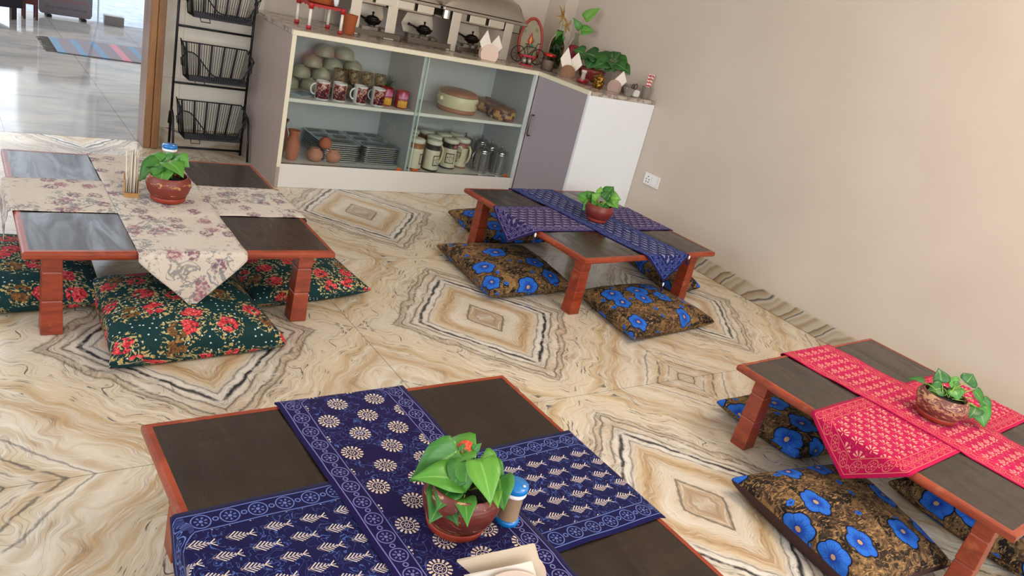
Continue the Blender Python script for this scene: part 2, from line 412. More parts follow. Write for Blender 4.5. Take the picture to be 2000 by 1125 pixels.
def b_rose():
    p = uv('flat')
    c = mix(nz(p, 6, 2)*.5, '0A2E30', '113F40')
    dv = vor(p, 46, .7); dd = V(dv.outputs['Distance']); c = mix((dd < .13)*(sep(dv.outputs['Color'])[1] > .45), c, 'C8D4D0')
    pw = V.nt.nodes.new('ShaderNodeVectorMath'); pw.operation = 'ADD'; V.nt.links.new(p, pw.inputs[0])
    V.nt.links.new(vscale(nz(p, 34, 2, col=True), .022), pw.inputs[1]); pq = pw.outputs[0]
    v1 = vor(pq, 10.5, .75); d = V(v1.outputs['Distance']); rnd = sep(v1.outputs['Color'])[0]
    lfm = sstep(nz(p, 95, 2, .5, .8), .54, .57)*(d < .56)*(rnd > .12); c = mix(lfm, c, mix(nz(p, 60, 1), 'A8935A', 'C8B47C'))
    v3 = vor(p, 44, 1.); blo = (d < .36-.10*nz(p, 30, 1))*(V(v3.outputs['Distance']) < .56)*(rnd > .12)
    pet = nz(p, 95, 3, .6, 1.2)
    rose = ramp(pet, [(.32, '5E1018'), (.45, 'B02430'), (.56, 'D84A50'), (.7, 'EE8A80')])
    brn = ramp(pet, [(.35, '3A2014'), (.6, '8A6238'), (.75, 'B48C58')])
    c = mix(blo, c, mix(rnd > .8, rose, brn))
    return dict(color=c, bump=(nz(p, 9, 3), .25, .01))
rose_m = mat('dark_green_rose_print_fabric', build=b_rose, rough=.8, spec=.25)
def b_poppy():
    p = uv('flat')
    v0 = vor(p, 17, 1., metric='MANHATTAN'); r0 = sep(v0.outputs['Color'])[0]
    c = ramp(r0, [(0, '120E0D'), (.25, '1E1814'), (.4, '3A2C20'), (.55, '6A5036'), (.75, '463424'), (1, '84663F')], 'LINEAR')
    n = nz(p, 26, 5, .68, 2.2); c = mix(sstep(n, .52, .58)*.6, c, '96754C'); c = mix(sstep(n, .45, .41)*.8, c, '120E0D')
    n5 = nz(vscale(p, (1, 3, 1)), 30, 3, .6, 2.); c = mix(sstep(n5, .58, .62)*.75, c, 'B48C5C')
    pw = V.nt.nodes.new('ShaderNodeVectorMath'); pw.operation = 'ADD'; V.nt.links.new(p, pw.inputs[0])
    V.nt.links.new(vscale(nz(p, 14, 1, col=True), .02), pw.inputs[1]); pq = pw.outputs[0]
    for sc_, big, keep in ((17, .20, .80), (6.6, .345, .26)):
        v1 = vor(pq, sc_, .62); pos = sep(v1.outputs['Position']); q = sep(pq)
        dx = (q[0]-pos[0])*sc_; dy = (q[1]-pos[1])*sc_; rc = sep(v1.outputs['Color'])
        dx = dx*(.85+rc[1]*.5)
        r = hyp(dx, dy); th = at2(dy, dx)+rc[2]*6
        R_ = big*(.80+.20*ab(cos(th*2.5))); on = (rc[0] > keep)
        c = mix((r < R_*1.10)*on, c, '0B0C1C')
        blue = ramp(r/R_+(nz(p, 90, 2)-.5)*.5+.10*cos(th*22), [(0, '0E1866'), (.35, '1A48AA'), (.7, '2A6CC8'), (1, '225CC0')])
        c = mix((r < R_)*on, c, blue)
        c = mix((ab(sin(th*2.5+PI/2)) < .10)*(r < R_*.9)*(r > .08)*on*.6, c, '12206E')
        if big > .3: c = mix((r < .055)*on, c, 'B4906A')
    return dict(color=c, bump=(nz(p, 9, 3), .3, .01))
poppy_m = mat('brown_patchwork_blue_poppy_fabric', build=b_poppy, rough=.8, spec=.25)
maroon_m = mat('dark_maroon_cloth', '3A1E1C', .85)
bead_m = mat('white_bead', 'EEE8DE', .25); tassel_m = mat('indigo_tassel_thread', '14144A', .9)

# ------------------------------------------------------------------ low tables
def low_table(x, y, a, W, L, label, h=.2862):
    t = thing('low_table', label, 'table', (x, y, 0), a, 'low square tables of dark board with red wood edging')
    W2, L2 = W/2, L/2; e = .017
    B().box(-W2+e, -L2+e, h-.02, W2-e, L2-e, h-.0006).go('tabletop', top_m, t)
    b = B(); pr = [(0, -.026), (.002, -.003), (.006, 0)]
    # edging with mitred corners and a rounded outer face
    prof = [(e, -.022), (e, 0), (.006, 0), (.001, -.004), (0, -.010), (0, -.018), (.003, -.023)]
    vs = []; fs = []; n = len(prof)
    for sx, sy in ((-1, -1), (1, -1), (1, 1), (-1, 1)):
        for d, z in prof: vs.append((sx*(W2-d), sy*(L2-d), h+z))
    for i in range(4):
        j = (i+1) % 4
        for k in range(n): fs.append((i*n+k, j*n+k, j*n+(k+1) % n, i*n+(k+1) % n))
    b.add(vs, fs); b.go('edging', red_m, t)
    ins = .0495; q = .057
    for sx, sy in ((-1, -1), (1, -1), (1, 1), (-1, 1)):
        cx, cy = sx*(W2-ins-q/2), sy*(L2-ins-q/2)
        # square leg turned into three blocks by two V grooves, slightly wider towards the foot
        pz = [(h-.0225, .0245), (.205, .0262), (.2015, .0232), (.198, .0255), (.114, .0280), (.1105, .0245), (.107, .0270), (.012, .0290), (.001, .0290)]
        lb = B(); vs = []; fs = []
        for z, r in pz:
            for a_, b_ in ((-1, -1), (1, -1), (1, 1), (-1, 1)): vs.append((cx+a_*r, cy+b_*r, z))
        for k in range(len(pz)-1):
            for m_ in range(4): fs.append((k*4+m_, k*4+(m_+1) % 4, (k+1)*4+(m_+1) % 4, (k+1)*4+m_))
        fs.append((3, 2, 1, 0)); k = (len(pz)-1)*4; fs.append((k, k+1, k+2, k+3))
        lb.add(vs, fs); lb.go('leg', red_m, t, bevel=.0025)
    ap = .082; th = .016; zz = (h-.075, h-.0225); g = q+ins
    for nm, bx in (('apron', (-W2+g, -L2+ap-.012, W2-g, -L2+ap-.012+th)), ('apron', (-W2+g, L2-ap+.012-th, W2-g, L2-ap+.012)),
                   ('apron', (-W2+ap-.012, -L2+g, -W2+ap-.012+th, L2-g)), ('apron', (W2-ap+.012-th, -L2+g, W2-ap+.012, L2-g))):
        B().box(bx[0], bx[1], zz[0]+.02, bx[2], bx[3], zz[1]).go(nm, red_m, t)
    return t
H = .2862
TA = dict(x=.6603, y=2.7417, a=-.0197, W=.9019, L=.9593)
TB = dict(x=2.5864, y=2.622, a=.064, W=.9065, L=.8859)
TC = dict(x=2.5883, y=.8715, a=.0439, W=.9065, L=.8859)
TD = dict(x=.7838, y=.9606, a=.0115, W=.9065, L=.8859)
low_table(label='low dark table with beige floral runners, nearest the doorway at left', **TA)
low_table(label='low dark table with violet and blue runners in front of the white cabinet', **TB)
low_table(label='low dark table with crimson runners beside the right wall', **TC)
low_table(label='large low dark table in the foreground under two indigo runners', **TD)

# ------------------------------------------------------------------ table runners
def runner(T, name_label, m, axis, off, rot, W, sh, tip, eps, tass=(), cross=None, group=None, amp=.0015, skew=0):
    """a strip with pointed ends lying across table T along its axis ('x' or 'y'), hanging over both edges"""
    ca = T['a']+rot; c, s_ = math.cos(T['a']), math.sin(T['a'])
    half = (T['W'] if axis == 'x' else T['L'])/2+.0045
    ov = sh+tip; LL = 2*(half+ov); N = 120; K = 22; R_ = .010
    o = bpy.data.meshes.new('table_runner'); vs = []; fs = []; U1 = []; U2 = []
    hyp_ = math.hypot(W/2, tip)
    for i in range(N+1):
        v = -LL/2+LL*i/N; d_end = LL/2-abs(v)
        hw = W/2 if d_end > tip else max(W/2*d_end/tip, .0006)
        for j in range(K+1):
            t = (j/K*2-1); u = t*hw
            # height / run-over
            av = abs(v); sg = 1 if v > 0 else -1
            z = H+eps+amp*(noise.noise(Vector((u*9+eps*900, v*7, off*11)))*1.2+.35*math.sin(v*38+u*9))
            z = max(z, H+.0012)
            if cross:
                dc = abs(v-cross[0])-cross[1]; z += cross[2]*(1 if dc < 0 else max(0, 1-dc/.03)**2*(1))
            if av < half-0: run = av; zz = z
            else:
                d = av-half
                if d < R_*PI/2:
                    q = d/R_; run = half+R_*math.sin(q); zz = z-R_*(1-math.cos(q))
                else:
                    k = d-R_*PI/2; run = half+R_+.004*math.sin(u*26+2*sg+eps*300)*min(1, k/.05)+k*.05; zz = z-R_-k
            a_ = sg*run; lat = off+u+rot*v+(skew*max(0, av-half)*sg)
            x_, y_ = (a_, lat) if axis == 'x' else (lat, a_)
            vs.append((T['x']+x_*c-y_*s_, T['y']+x_*s_+y_*c, zz)); U1.append((u+.5, v+1.))
            es = W/2-abs(u)
            et = (d_end*W/2-abs(u)*tip)/hyp_ if tip > 0 else d_end
            sidec = 1 if u > 0 else -1
            if et < es: U2.append((max(0, et), abs(u)*hyp_/(W/2)+.025*0))
            else: U2.append((es, v+1.))
    for i in range(N):
        for j in range(K):
            k = i*(K+1)+j; fs.append((k, k+1, k+K+2, k+K+1))
    o.from_pydata(vs, [], fs); o.update()
    for nm, U in (('flat', U1), ('edge', U2)):
        l = o.uv_layers.new(name=nm)
        for lp in o.loops: l.data[lp.index].uv = U[lp.vertex_index]
    ob = link('table_runner', o, m, smooth=True, solid=.0009); tag(ob, name_label, 'table runner', group)
    def at(i, j): return Vector(vs[i*(K+1)+j])
    for sg, what in tass:     # beaded tassels at tip and shoulders
        i = N if sg > 0 else 0
        if what == 'tip': P = at(i, K//2)
        else:
            i2 = int(round(((LL/2-tip)*sg+LL/2)/LL*N)); P = at(i2, 0 if what == 'lo' else K)
        n = Vector((0, 0, 1)); P = P-Vector((0, 0, .002)); dx = Vector((math.cos(T['a']), math.sin(T['a']), 0)) if axis == 'x' else Vector((-math.sin(T['a']), math.cos(T['a']), 0))
        P = P+dx*sg*.004
        tb = B(); tb.lathe([(0, 0), (.0035, -.002), (.0045, -.010), (.0035, -.018), (0, -.019)], 10, P)
        bo = tb.go('bead', bead_m, ob); 
        ts = B(); ts.lathe([(.001, -.019), (.004, -.023), (.0035, -.027), (.006, -.045), (.005, -.046), (0, -.046)], 10, P)
        ts.go('tassel', tassel_m, ob)
    return ob
runner(TA, 'beige mauve-blossom runner laid left to right under the other, table by the doorway', floral_m, 'x', -.003, 0, .315, .03, .14, .0018, group='beige floral runners')
runner(TA, 'beige mauve-blossom runner on top with pointed end hanging over the front edge', floral_m, 'y', -.012, -.012, .315, .032, .155, .0018, cross=(0, .16, .003), group='beige floral runners', amp=.003)
runner(TB, 'violet leaf-print runner laid across the middle table under the blue one', violet_fern, 'x', .018, -.02, .325, .012, .115, .0018, tass=((-1, 'lo'),), group='indigo runners')
runner(TB, 'blue leaf-print runner on top of the middle table with pointed end at the front', blue_fern, 'y', .032, -.10, .30, .010, .125, .0018, tass=((-1, 'tip'), (-1, 'hi'), (1, 'lo')), cross=(0.02, .17, .003), group='indigo runners', amp=.003)
runner(TC, 'crimson palmette runner under the other, pointed end hanging toward the floor cushions', pink_palm, 'x', -.01, .0, .325, .014, .125, .0018, group='crimson runners')
runner(TC, 'crimson palmette runner on top carrying the chipped plant pot', pink_palm, 'y', .0, -.04, .315, .014, .125, .0018, cross=(-.01, .165, .003), group='crimson runners', amp=.003)
runner(TD, 'indigo leaf-print runner laid left to right on the foreground table', indigo_fern, 'x', -.008, .008, .335, .012, .13, .0018, group='indigo runners', amp=.0018)
runner(TD, 'indigo sun-wheel print runner on top of the foreground table', indigo_sun, 'y', -.012, -.008, .325, .012, .13, .0018, cross=(-.008, .17, .0032), group='indigo runners', amp=.0025)

# ------------------------------------------------------------------ floor cushions
def cushion(cs, hgt, m, label, seam=.035, rot=0., seed=0, flat=.28, under=None, group=None, uvo=(0, 0)):
    N = 36; cs = [Vector((x, y, 0)) for x, y in cs]; c0 = sum(cs, Vector())/4
    vs = []; fs = []; U = []; idx = {}
    def P(u, v):
        k1, k2 = .07, .07
        u2 = u*(1-k1*(1-v**4)*abs(u)); v2 = v*(1-k2*(1-u**4)*abs(v))
        a, b = (u2+1)/2, (v2+1)/2
        return cs[0]*(1-a)*(1-b)+cs[1]*a*(1-b)+cs[2]*a*b+cs[3]*(1-a)*b
    for side in (1, -1):
        for i in range(N+1):
            for j in range(N+1):
                if side < 0 and (i in (0, N) or j in (0, N)): idx[side, i, j] = idx[1, i, j]; continue
                # finer sampling near the seam
                u = math.sin((i/N*2-1)*PI/2); v = math.sin((j/N*2-1)*PI/2)
                f = max(0, (1-u*u)*(1-v*v))**flat
                p = P(u, v); w_ = noise.noise(Vector((p.x*7+seed, p.y*7, seed)))*.5+noise.noise(Vector((p.x*18+seed, p.y*18, seed*2)))*.22
                rad = max(abs(u), abs(v))
                crease = .5*math.sin(math.atan2(v, u)*14+seed)*(rad**3)*(1-rad**6)
                if side > 0: z = seam+(hgt-seam)*f*(1+.13*w_)+.006*crease
                else: z = seam*(1-min(1, f*1.6))+.0015
                idx[side, i, j] = len(vs); vs.append((p.x-c0.x, p.y-c0.y, max(.0015, z)))
                d0 = (cs[1]-cs[0]).normalized(); d1 = Vector((-d0.y, d0.x, 0)); q = p-c0
                ex = 1+ .35*(rad**4)
                U.append((q.dot(d0)*ex+.7+uvo[0], q.dot(d1)*ex+.7+uvo[1]))
    # lay the print over the curved top by walking along the surface
    G = lambda i, j: Vector(vs[idx[1, i, j]]); h2 = N//2
    for j in range(N+1):
        for rng, sg in ((range(h2+1, N+1), 1), (range(h2-1, -1, -1), -1)):
            acc = 0
            for i in rng:
                acc += (G(i, j)-G(i-sg, j)).length; U[idx[1, i, j]] = (sg*acc+.7+uvo[0], U[idx[1, i, j]][1])
        U[idx[1, h2, j]] = (.7+uvo[0], U[idx[1, h2, j]][1])
    for i in range(N+1):
        for rng, sg in ((range(h2+1, N+1), 1), (range(h2-1, -1, -1), -1)):
            acc = 0
            for j in rng:
                acc += (G(i, j)-G(i, j-sg)).length; U[idx[1, i, j]] = (U[idx[1, i, j]][0], sg*acc+.7+uvo[1])
        U[idx[1, i, h2]] = (U[idx[1, i, h2]][0], .7+uvo[1])
    for side in (1, -1):
        for i in range(N):
            for j in range(N):
                f = [idx[side, i, j], idx[side, i+1, j], idx[side, i+1, j+1], idx[side, i, j+1]]
                if side < 0: f.reverse()
                fs.append(tuple(f))
    me = bpy.data.meshes.new('floor_cushion'); me.from_pydata(vs, [], fs); me.update()
    l = me.uv_layers.new(name='flat')
    for lp in me.loops: l.data[lp.index].uv = U[lp.vertex_index]
    o = link('floor_cushion', me, [m]+([under] if under else []), smooth=True, loc=(c0.x, c0.y, 0))
    if under:
        for p in me.polygons[N*N:]: p.material_index = 1
    return tag(o, label, 'cushion', group)
GR, BL = 'dark green rose-print floor cushions', 'brown floor cushions with blue poppies'
cushion([(.385, 2.055), (.905, 2.10), (.875, 2.56), (.40, 2.58)], .125, rose_m, 'plump green rose-print cushion in front of the beige-runner table', seed=1.3, seam=.03, group=GR, flat=.22)
cushion([(-.06, 2.42), (.455, 2.45), (.47, 2.95), (-.03, 2.98)], .10, rose_m, 'green rose-print cushion cut by the left edge of the photo', seed=4.1, group=GR, uvo=(.2, .3))
cushion([(.885, 2.375), (1.375, 2.46), (1.345, 2.86), (.90, 2.86)], .085, rose_m, 'green rose-print cushion right of the beige-runner table', seed=7.7, group=GR, uvo=(.5, .1))
cushion([(1.875, 2.35), (2.375, 2.385), (2.42, 2.86), (1.925, 2.90)], .10, poppy_m, 'blue poppy cushion left of the middle table, nearer one', seed=2.2, group=BL)
cushion([(2.235, 2.975), (2.70, 2.975), (2.72, 3.40), (2.27, 3.38)], .09, poppy_m, 'blue poppy cushion behind the middle table, below the glass cabinet', seed=5.9, group=BL, uvo=(.4, .2))
cushion([(2.305, 1.90), (2.905, 1.97), (2.86, 2.36), (2.36, 2.345)], .105, poppy_m, 'blue poppy cushion in front of the middle table', seed=9.4, group=BL, uvo=(.15, .6))
cushion([(2.955, 2.29), (3.21, 2.33), (3.33, 2.80), (3.08, 2.82)], .085, poppy_m, 'blue poppy cushion between the middle table and the right wall', seed=3.3, group=BL, uvo=(.7, .3))
cushion([(2.285, 1.07), (2.72, 1.02), (2.75, 1.40), (2.28, 1.42)], .09, poppy_m, 'shaded blue poppy cushion under the back of the crimson-runner table', seed=6.1, group=BL, uvo=(.33, .77))
cushion([(1.845, .56), (2.27, .53), (2.42, .97), (1.905, 1.045)], .12, poppy_m, 'large blue poppy cushion in front of the crimson-runner table with maroon underside', seed=8.2, group=BL, seam=.05, under=maroon_m, uvo=(.05, .4))
cushion([(2.50, .40), (2.90, .38), (2.95, .84), (2.52, .86)], .10, poppy_m, 'blue poppy cushion at the lower right corner of the photo', seed=1.9, group=BL, uvo=(.9, .15))

# ------------------------------------------------------------------ plants in painted pots
LEAVES = {
'D':[(0.007,0.05,0.133,-0.076,0.069,0.066,0.061),(-0.003,0.01,0.093,-0.096,0.036,0.105,0.055),(-0.033,0.01,0.076,-0.088,-0.037,0.057,0.053),(0.044,0.043,0.136,-0.02,0.089,0.087,0.055),(0.03,0.06,0.115,0.013,0.115,0.11,0.045),(0.016,0.024,0.129,-0.008,-0.017,0.091,0.049),(0.025,0.005,0.141,0.012,-0.072,0.099,0.049),(0.059,-0.024,0.116,0.041,-0.077,0.082,0.045),(-0.012,-0.022,0.081,-0.051,-0.095,0.089,0.033),(-0.029,-0.022,0.053,-0.065,-0.084,0.086,0.026),(0.035,0.039,0.135,0.047,0.037,0.152,0.014),(-0.024,0.006,0.083,-0.077,-0.034,0.081,0.043),(0.049,0.007,0.119,0.068,-0.032,0.107,0.039),(0.008,0.024,0.116,-0.029,-0.0,0.089,0.045),(0.015,0.048,0.121,0.02,0.056,0.144,0.022),(0.042,-0.032,0.096,0.022,-0.081,0.098,0.024),(0.01,0.054,0.123,-0.043,0.084,0.095,0.043),(0.049,0.029,0.127,0.079,0.001,0.105,0.035)],
'A':[(-0.016,0.054,0.114,-0.086,0.053,0.046,0.071),(-0.011,0.028,0.104,-0.032,-0.033,0.049,0.064),(0.003,0.038,0.124,0.037,-0.038,0.098,0.061),(0.035,0.041,0.14,0.065,0.006,0.12,0.046),(-0.011,0.078,0.114,-0.035,0.122,0.126,0.043),(0.009,0.069,0.118,0.01,0.106,0.144,0.046),(0.022,0.055,0.123,0.051,0.062,0.151,0.046),(-0.023,0.071,0.102,-0.066,0.097,0.082,0.053),(0.009,0.03,0.108,0.018,-0.009,0.094,0.036)],
'B':[(-0.018,0.052,0.073,-0.073,0.102,0.079,0.055),(-0.027,0.04,0.067,-0.072,0.038,0.039,0.05),(-0.01,0.023,0.084,-0.039,-0.017,0.04,0.055),(0.016,0.007,0.085,0.014,-0.04,0.055,0.055),(0.052,-0.003,0.103,0.074,-0.048,0.084,0.06),(0.058,0.01,0.117,0.102,-0.025,0.121,0.05),(0.052,0.028,0.132,0.083,0.029,0.169,0.05),(0.024,0.047,0.111,0.04,0.071,0.153,0.04),(-0.006,0.064,0.095,-0.016,0.102,0.119,0.045),(-0.023,0.067,0.083,-0.058,0.112,0.097,0.055),(0.005,0.038,0.095,-0.018,0.06,0.117,0.05),(0.031,0.022,0.107,0.052,0.016,0.147,0.045),(-0.001,0.024,0.079,-0.047,0.029,0.062,0.05),(0.029,0.005,0.092,0.048,-0.034,0.096,0.05)],
'C':[(0.025,0.024,0.089,-0.019,0.05,0.067,0.043),(0.029,0.037,0.1,0.037,0.067,0.139,0.043),(0.041,-0.003,0.097,0.032,-0.031,0.075,0.043),(0.089,-0.009,0.12,0.117,-0.008,0.15,0.046),(0.104,-0.034,0.107,0.126,-0.075,0.062,0.033),(0.104,-0.068,0.061,0.107,-0.113,0.011,0.05),(0.123,-0.061,0.083,0.149,-0.097,0.057,0.033),(-0.013,0.066,0.088,-0.049,0.112,0.084,0.03),(-0.011,0.049,0.067,-0.028,0.047,0.02,0.03),(0.063,0.007,0.108,0.047,0.034,0.119,0.036),(0.096,-0.067,0.061,0.056,-0.074,0.03,0.04),(0.071,-0.007,0.105,0.038,0.013,0.088,0.036)],
'T':[(0.122,-0.031,0.142,0.022,0.056,0.147,0.076),(0.111,-0.043,0.143,0.011,-0.022,0.087,0.083),(0.123,-0.059,0.132,0.071,-0.077,0.076,0.076),(0.123,-0.055,0.141,0.116,-0.109,0.089,0.076),(0.151,-0.074,0.139,0.179,-0.135,0.116,0.076),(0.153,-0.04,0.154,0.195,-0.03,0.209,0.076),(0.116,-0.009,0.152,0.118,0.028,0.198,0.076),(0.059,0.024,0.147,-0.003,0.079,0.151,0.096),(0.032,0.019,0.125,-0.013,0.002,0.066,0.076),(0.173,-0.064,0.162,0.223,-0.108,0.16,0.064),(0.087,0.001,0.136,0.075,0.037,0.171,0.07),(0.179,-0.095,0.132,0.209,-0.154,0.099,0.057),(0.141,-0.027,0.159,0.154,0.001,0.203,0.064),(-0.001,0.081,0.148,-0.047,0.132,0.156,0.076),(-0.009,0.068,0.14,-0.049,0.063,0.098,0.064)]
}
def b_leaf():
    v = V.nt.nodes.new('ShaderNodeAttribute'); v.attribute_name = 'tint'; t = sep(v.outputs['Color'])
    c = ramp(t[0], [(0, '1E4A1E'), (.35, '2A6426'), (.65, '44842E'), (1, '7CB23A')])
    q = uv('flat'); U, W_, _ = sep(q)
    mid = sstep(ab(U), .10, .02); veins = sstep(sin((W_*1.0-ab(U)*.55)*42), .93, 1.)
    c = mix(mid*.35+veins*.12, c, '9CC870')
    return dict(color=c)
leaf_m = mat('green_leaf', build=b_leaf, rough=.38, spec=.45)
stem_m = mat('green_stem', '7CA23C', .5)
soil_m = mat('dark_soil', '1E1712', .95, bump=(90, .8))
def heart(b, tips, wid, tint, up, V_, F_, U_, C_):
    """a heart-shaped leaf from base b to tip, folded on its midrib and drooping at the end"""
    b = Vector(b); t = Vector(tips); d = t-b; L = d.length; d.normalize()
    sd = d.cross(up); sd.normalize(); n = sd.cross(d); n.normalize()
    k = len(V_); NR = 9
    for i in range(NR+1):
        q = i/NR
        w_ = wid*.5*(1.36*math.sin(PI*min(1, q**.60))**.85*(1-q**2*.5)) if 0 < q < 1 else .0004
        back = -.13*L if 0 < i < 3 else 0
        c = b+d*(L*q)+n*(L*.10*math.sin(PI*q)-.05*L*q*q)
        for j in (-1, -.55, 0, .55, 1):
            lobe = d*(back*abs(j)*1.0)
            pt = c+sd*(w_*j)+n*(abs(j)*w_*.2)+lobe; pt.z = max(pt.z, .008) if pt.z < .05 and b.z < .13 else pt.z; V_.append(tuple(pt)); U_.append((j, q)); C_.append(tint)
    for i in range(NR):
        for j in range(4):
            a = k+i*5+j; F_.append((a, a+1, a+6, a+5))
VIEW = Vector((-.60, -.70, .40)).normalized()
def foliage(key, parent, sc=1., tint=(.25, .8), seed=1, n_up=None, name='foliage'):
    rnd = random.Random(seed); V_, F_, U_, C_ = [], [], [], []; st = B()
    for q in LEAVES[key]:
        b, t, w_ = Vector(q[:3])*sc, Vector(q[3:6])*sc, q[6]*sc
        up = (VIEW*.75+Vector((rnd.uniform(-.5, .5), rnd.uniform(-.5, .5), .55))).normalized()
        heart(b, t, w_, rnd.uniform(*tint), up, V_, F_, U_, C_)
        root = Vector((b.x*.25+rnd.uniform(-.01, .01), b.y*.25+rnd.uniform(-.01, .01), .075))
        mid = (root+b)/2+Vector((0, 0, .012))
        pts = [root.lerp(mid, s).lerp(mid.lerp(b, s), s) for s in (0, .25, .5, .75, 1)]
        st.tube(pts, .0016, 5)
    me = bpy.data.meshes.new('foliage'); me.from_pydata(V_, [], F_); me.update()
    l = me.uv_layers.new(name='flat')
    for lp in me.loops: l.data[lp.index].uv = U_[lp.vertex_index]
    at = me.color_attributes.new('tint', 'FLOAT_COLOR', 'POINT')
    for i, c in enumerate(C_): at.data[i].color = (c, c, c, 1)
    link('foliage', me, leaf_m, parent, smooth=True, solid=.0006)
    st.go('stems', stem_m, parent)
def pot_mat(name, base, band, z0, z1, amt):
    def f():
        p = tc(); x, y, z = sep(p)
        n = nz(vscale(p, (1, 1, 3)), 38, 4, .7, .8); wob = nz(p, 14, 2)*.02
        msk = sstep(n+sstep(ab(z+wob-.01-(z0+z1)/2), (z1-z0)*.9, 0.)*.13, .66-amt, .70-amt)
        n2 = nz(vscale(p, (1, 1, 9)), 20, 3)
        c = mix(n2*.6, base, tuple(x_*.55 for x_ in lin(base)[:3])+(1,))
        return dict(color=mix(msk*.8, c, band), bump=(n2, .3, .004))
    return mat(name, build=f, rough=.42)
pot_m = {'A': pot_mat('maroon_pot_gold_band', '7E3226', 'C9A25C', .062, .075, .03), 'B': pot_mat('maroon_pot_plain', '7A2C22', '8A4030', .06, .07, .0),
         'C': pot_mat('maroon_pot_chipped', '74403C', 'C8A074', .035, .085, .05), 'D': pot_mat('maroon_pot_worn_rim', '6E2C24', 'B89468', .012, .024, .06)}
saucer_m = mat('orange_red_saucer_plastic', '8E3220', .4)
def plant(key, loc, R_, hh, sr, label, rz=0, tilt=0, **k):
    t = thing('potted_plant', label, 'potted plant', loc, 0, 'plants in maroon bowl pots on the low tables')
    b = B(); b.lathe([(0, .0), (sr-.008, 0), (sr-.001, .004), (sr+.003, .019), (sr+.001, .0205), (sr-.003, .018), (sr-.009, .007), (0, .006)], 36); b.go('saucer', saucer_m, t)
    Mt = Matrix.Rotation(tilt, 4, Vector((.6, -.75, 0))); z = .009
    pr = [(0, z), (R_*.62, z), (R_*.70, z+.003), (R_*.90, z+hh*.30), (R_, z+hh*.60), (R_*.97, z+hh*.82), (R_*.86, z+hh*.97), (R_*.84, z+hh), (R_*.80, z+hh*.99), (R_*.86, z+hh*.80), (R_*.88, z+hh*.74)]
    b = B(); b.lathe(pr, 40, M_=Mt); b.go('pot', pot_m[key], t)
    b = B(); b.lathe([(R_*.87, z+hh*.72), (R_*.5, z+hh*.76), (0, z+hh*.75)], 24, M_=Mt); b.go('soil', soil_m, t)
    foliage(key, t, **k)
    return t
ZC_ = H+.0058
plant('A', (.668, 2.712, ZC_), .073, .082, .056, 'bright green plant in maroon pot with gold band on the beige runners', seed=3, tint=(.4, .75))
plant('B', (2.605, 2.600, ZC_), .070, .076, .050, 'small bushy plant in maroon pot on the violet and blue runners', seed=5, tint=(.3, .85))
plant('C', (2.585, .845, ZC_+.002), .080, .078, .062, 'trailing plant in chipped maroon pot on the crimson runners', seed=9, tint=(.25, .75))
tD = plant('D', (.783, .922, ZC_), .0755, .084, .057, 'leafy plant in worn maroon pot on the foreground indigo runners', seed=4, tint=(.3, .8), tilt=-.05)
# coral-coloured ball flower tucked behind the foreground plant's leaves
fb = B()
for i in range(26):
    a = i*2.4; zq = -1+2*(i+.5)/26; rq = math.sqrt(1-zq*zq)
    fb.ball((.030+.012*rq*math.cos(a), .058+.012*rq*math.sin(a), .128+.010*zq), .0065, 8)
fb.go('flower', mat('coral_flower', 'D2502A', .6), tD)

# ------------------------------------------------------------------ small things on the tables
blue_pl = mat('bright_blue_plastic', '0C74C0', .25, coat=.3); white_pl = mat('white_plastic', 'ECECEC', .35)
tan_fill = mat('tan_seasoning', 'A58A68', .55, coat=.6)
def shaker(loc, label, s=1.):
    t = thing('shaker_jar', label, 'shaker', loc)
    B().lathe([(0, 0), (.0245*s, 0), (.026*s, .002), (.0262*s, .0095*s), (.0235*s, .0124*s), (0, .0124*s)], 28).go('base', blue_pl, t)
    B().lathe([(.0225*s, .0126), (.0225*s, .071*s), (.0235*s, .073*s), (0, .0731*s)], 28).go('jar', tan_fill, t)
    B().lathe([(0, .0735*s), (.0262*s, .0735*s), (.0265*s, .0745*s), (.0265*s, .083*s), (0, .0832*s)], 28).go('collar', white_pl, t)
    B().lathe([(0, .0835*s), (.0272*s, .0835*s), (.0278*s, .085*s), (.0272*s, .0945*s), (.0255*s, .0965*s), (0, .0968*s)], 28).go('lid', blue_pl, t)
    B().lathe([(0, .0970*s), (.0035*s, .0970*s), (.0035*s, .0980*s), (0, .0982*s)], 12, (.010*s, -.014*s, 0)).go('spout', white_pl, t)
    return t
shaker((.890, .898, ZC_-.001), 'blue-lidded tan seasoning jar beside the foreground plant', .93)
shaker((.752, 3.075, H+.0052), 'blue and white topped jar behind the plant on the beige runners', 1.0)
cb = woodf('9A6C3A', 'B98A50', (20, 20, 60)); cardm = mat('tan_bamboo', build=cb, rough=.5)
t = thing('straw_box', 'open tan wooden box holding paper-wrapped sticks on the beige runner', 'holder', (.557, 2.742, ZC_-.001), -.08)
b = B(); w2, h2, d2 = .0225, .030, .016
b.box(-w2, -d2, 0, w2, d2, .003); b.box(-w2, -d2, .003, w2, -d2+.003, .016); b.box(-w2, d2-.003, .003, w2, d2, .075); b.box(-w2, -d2+.003, .003, -w2+.003, d2-.003, .060); b.box(w2-.003, -d2+.003, .003, w2, d2-.003, .060)
b.go('box', cardm, t)
stick = B(); stick.tube([(0, 0, 0), (0, 0, .155)], .0021, 6, cap=True); stick_me = stick.mesh('paper_wrapped_stick')
stick_m = [mat('paper_wrap_cream', 'D8CDB8', .7), mat('paper_wrap_grey', 'AFA79A', .7)]
rr = random.Random(2)
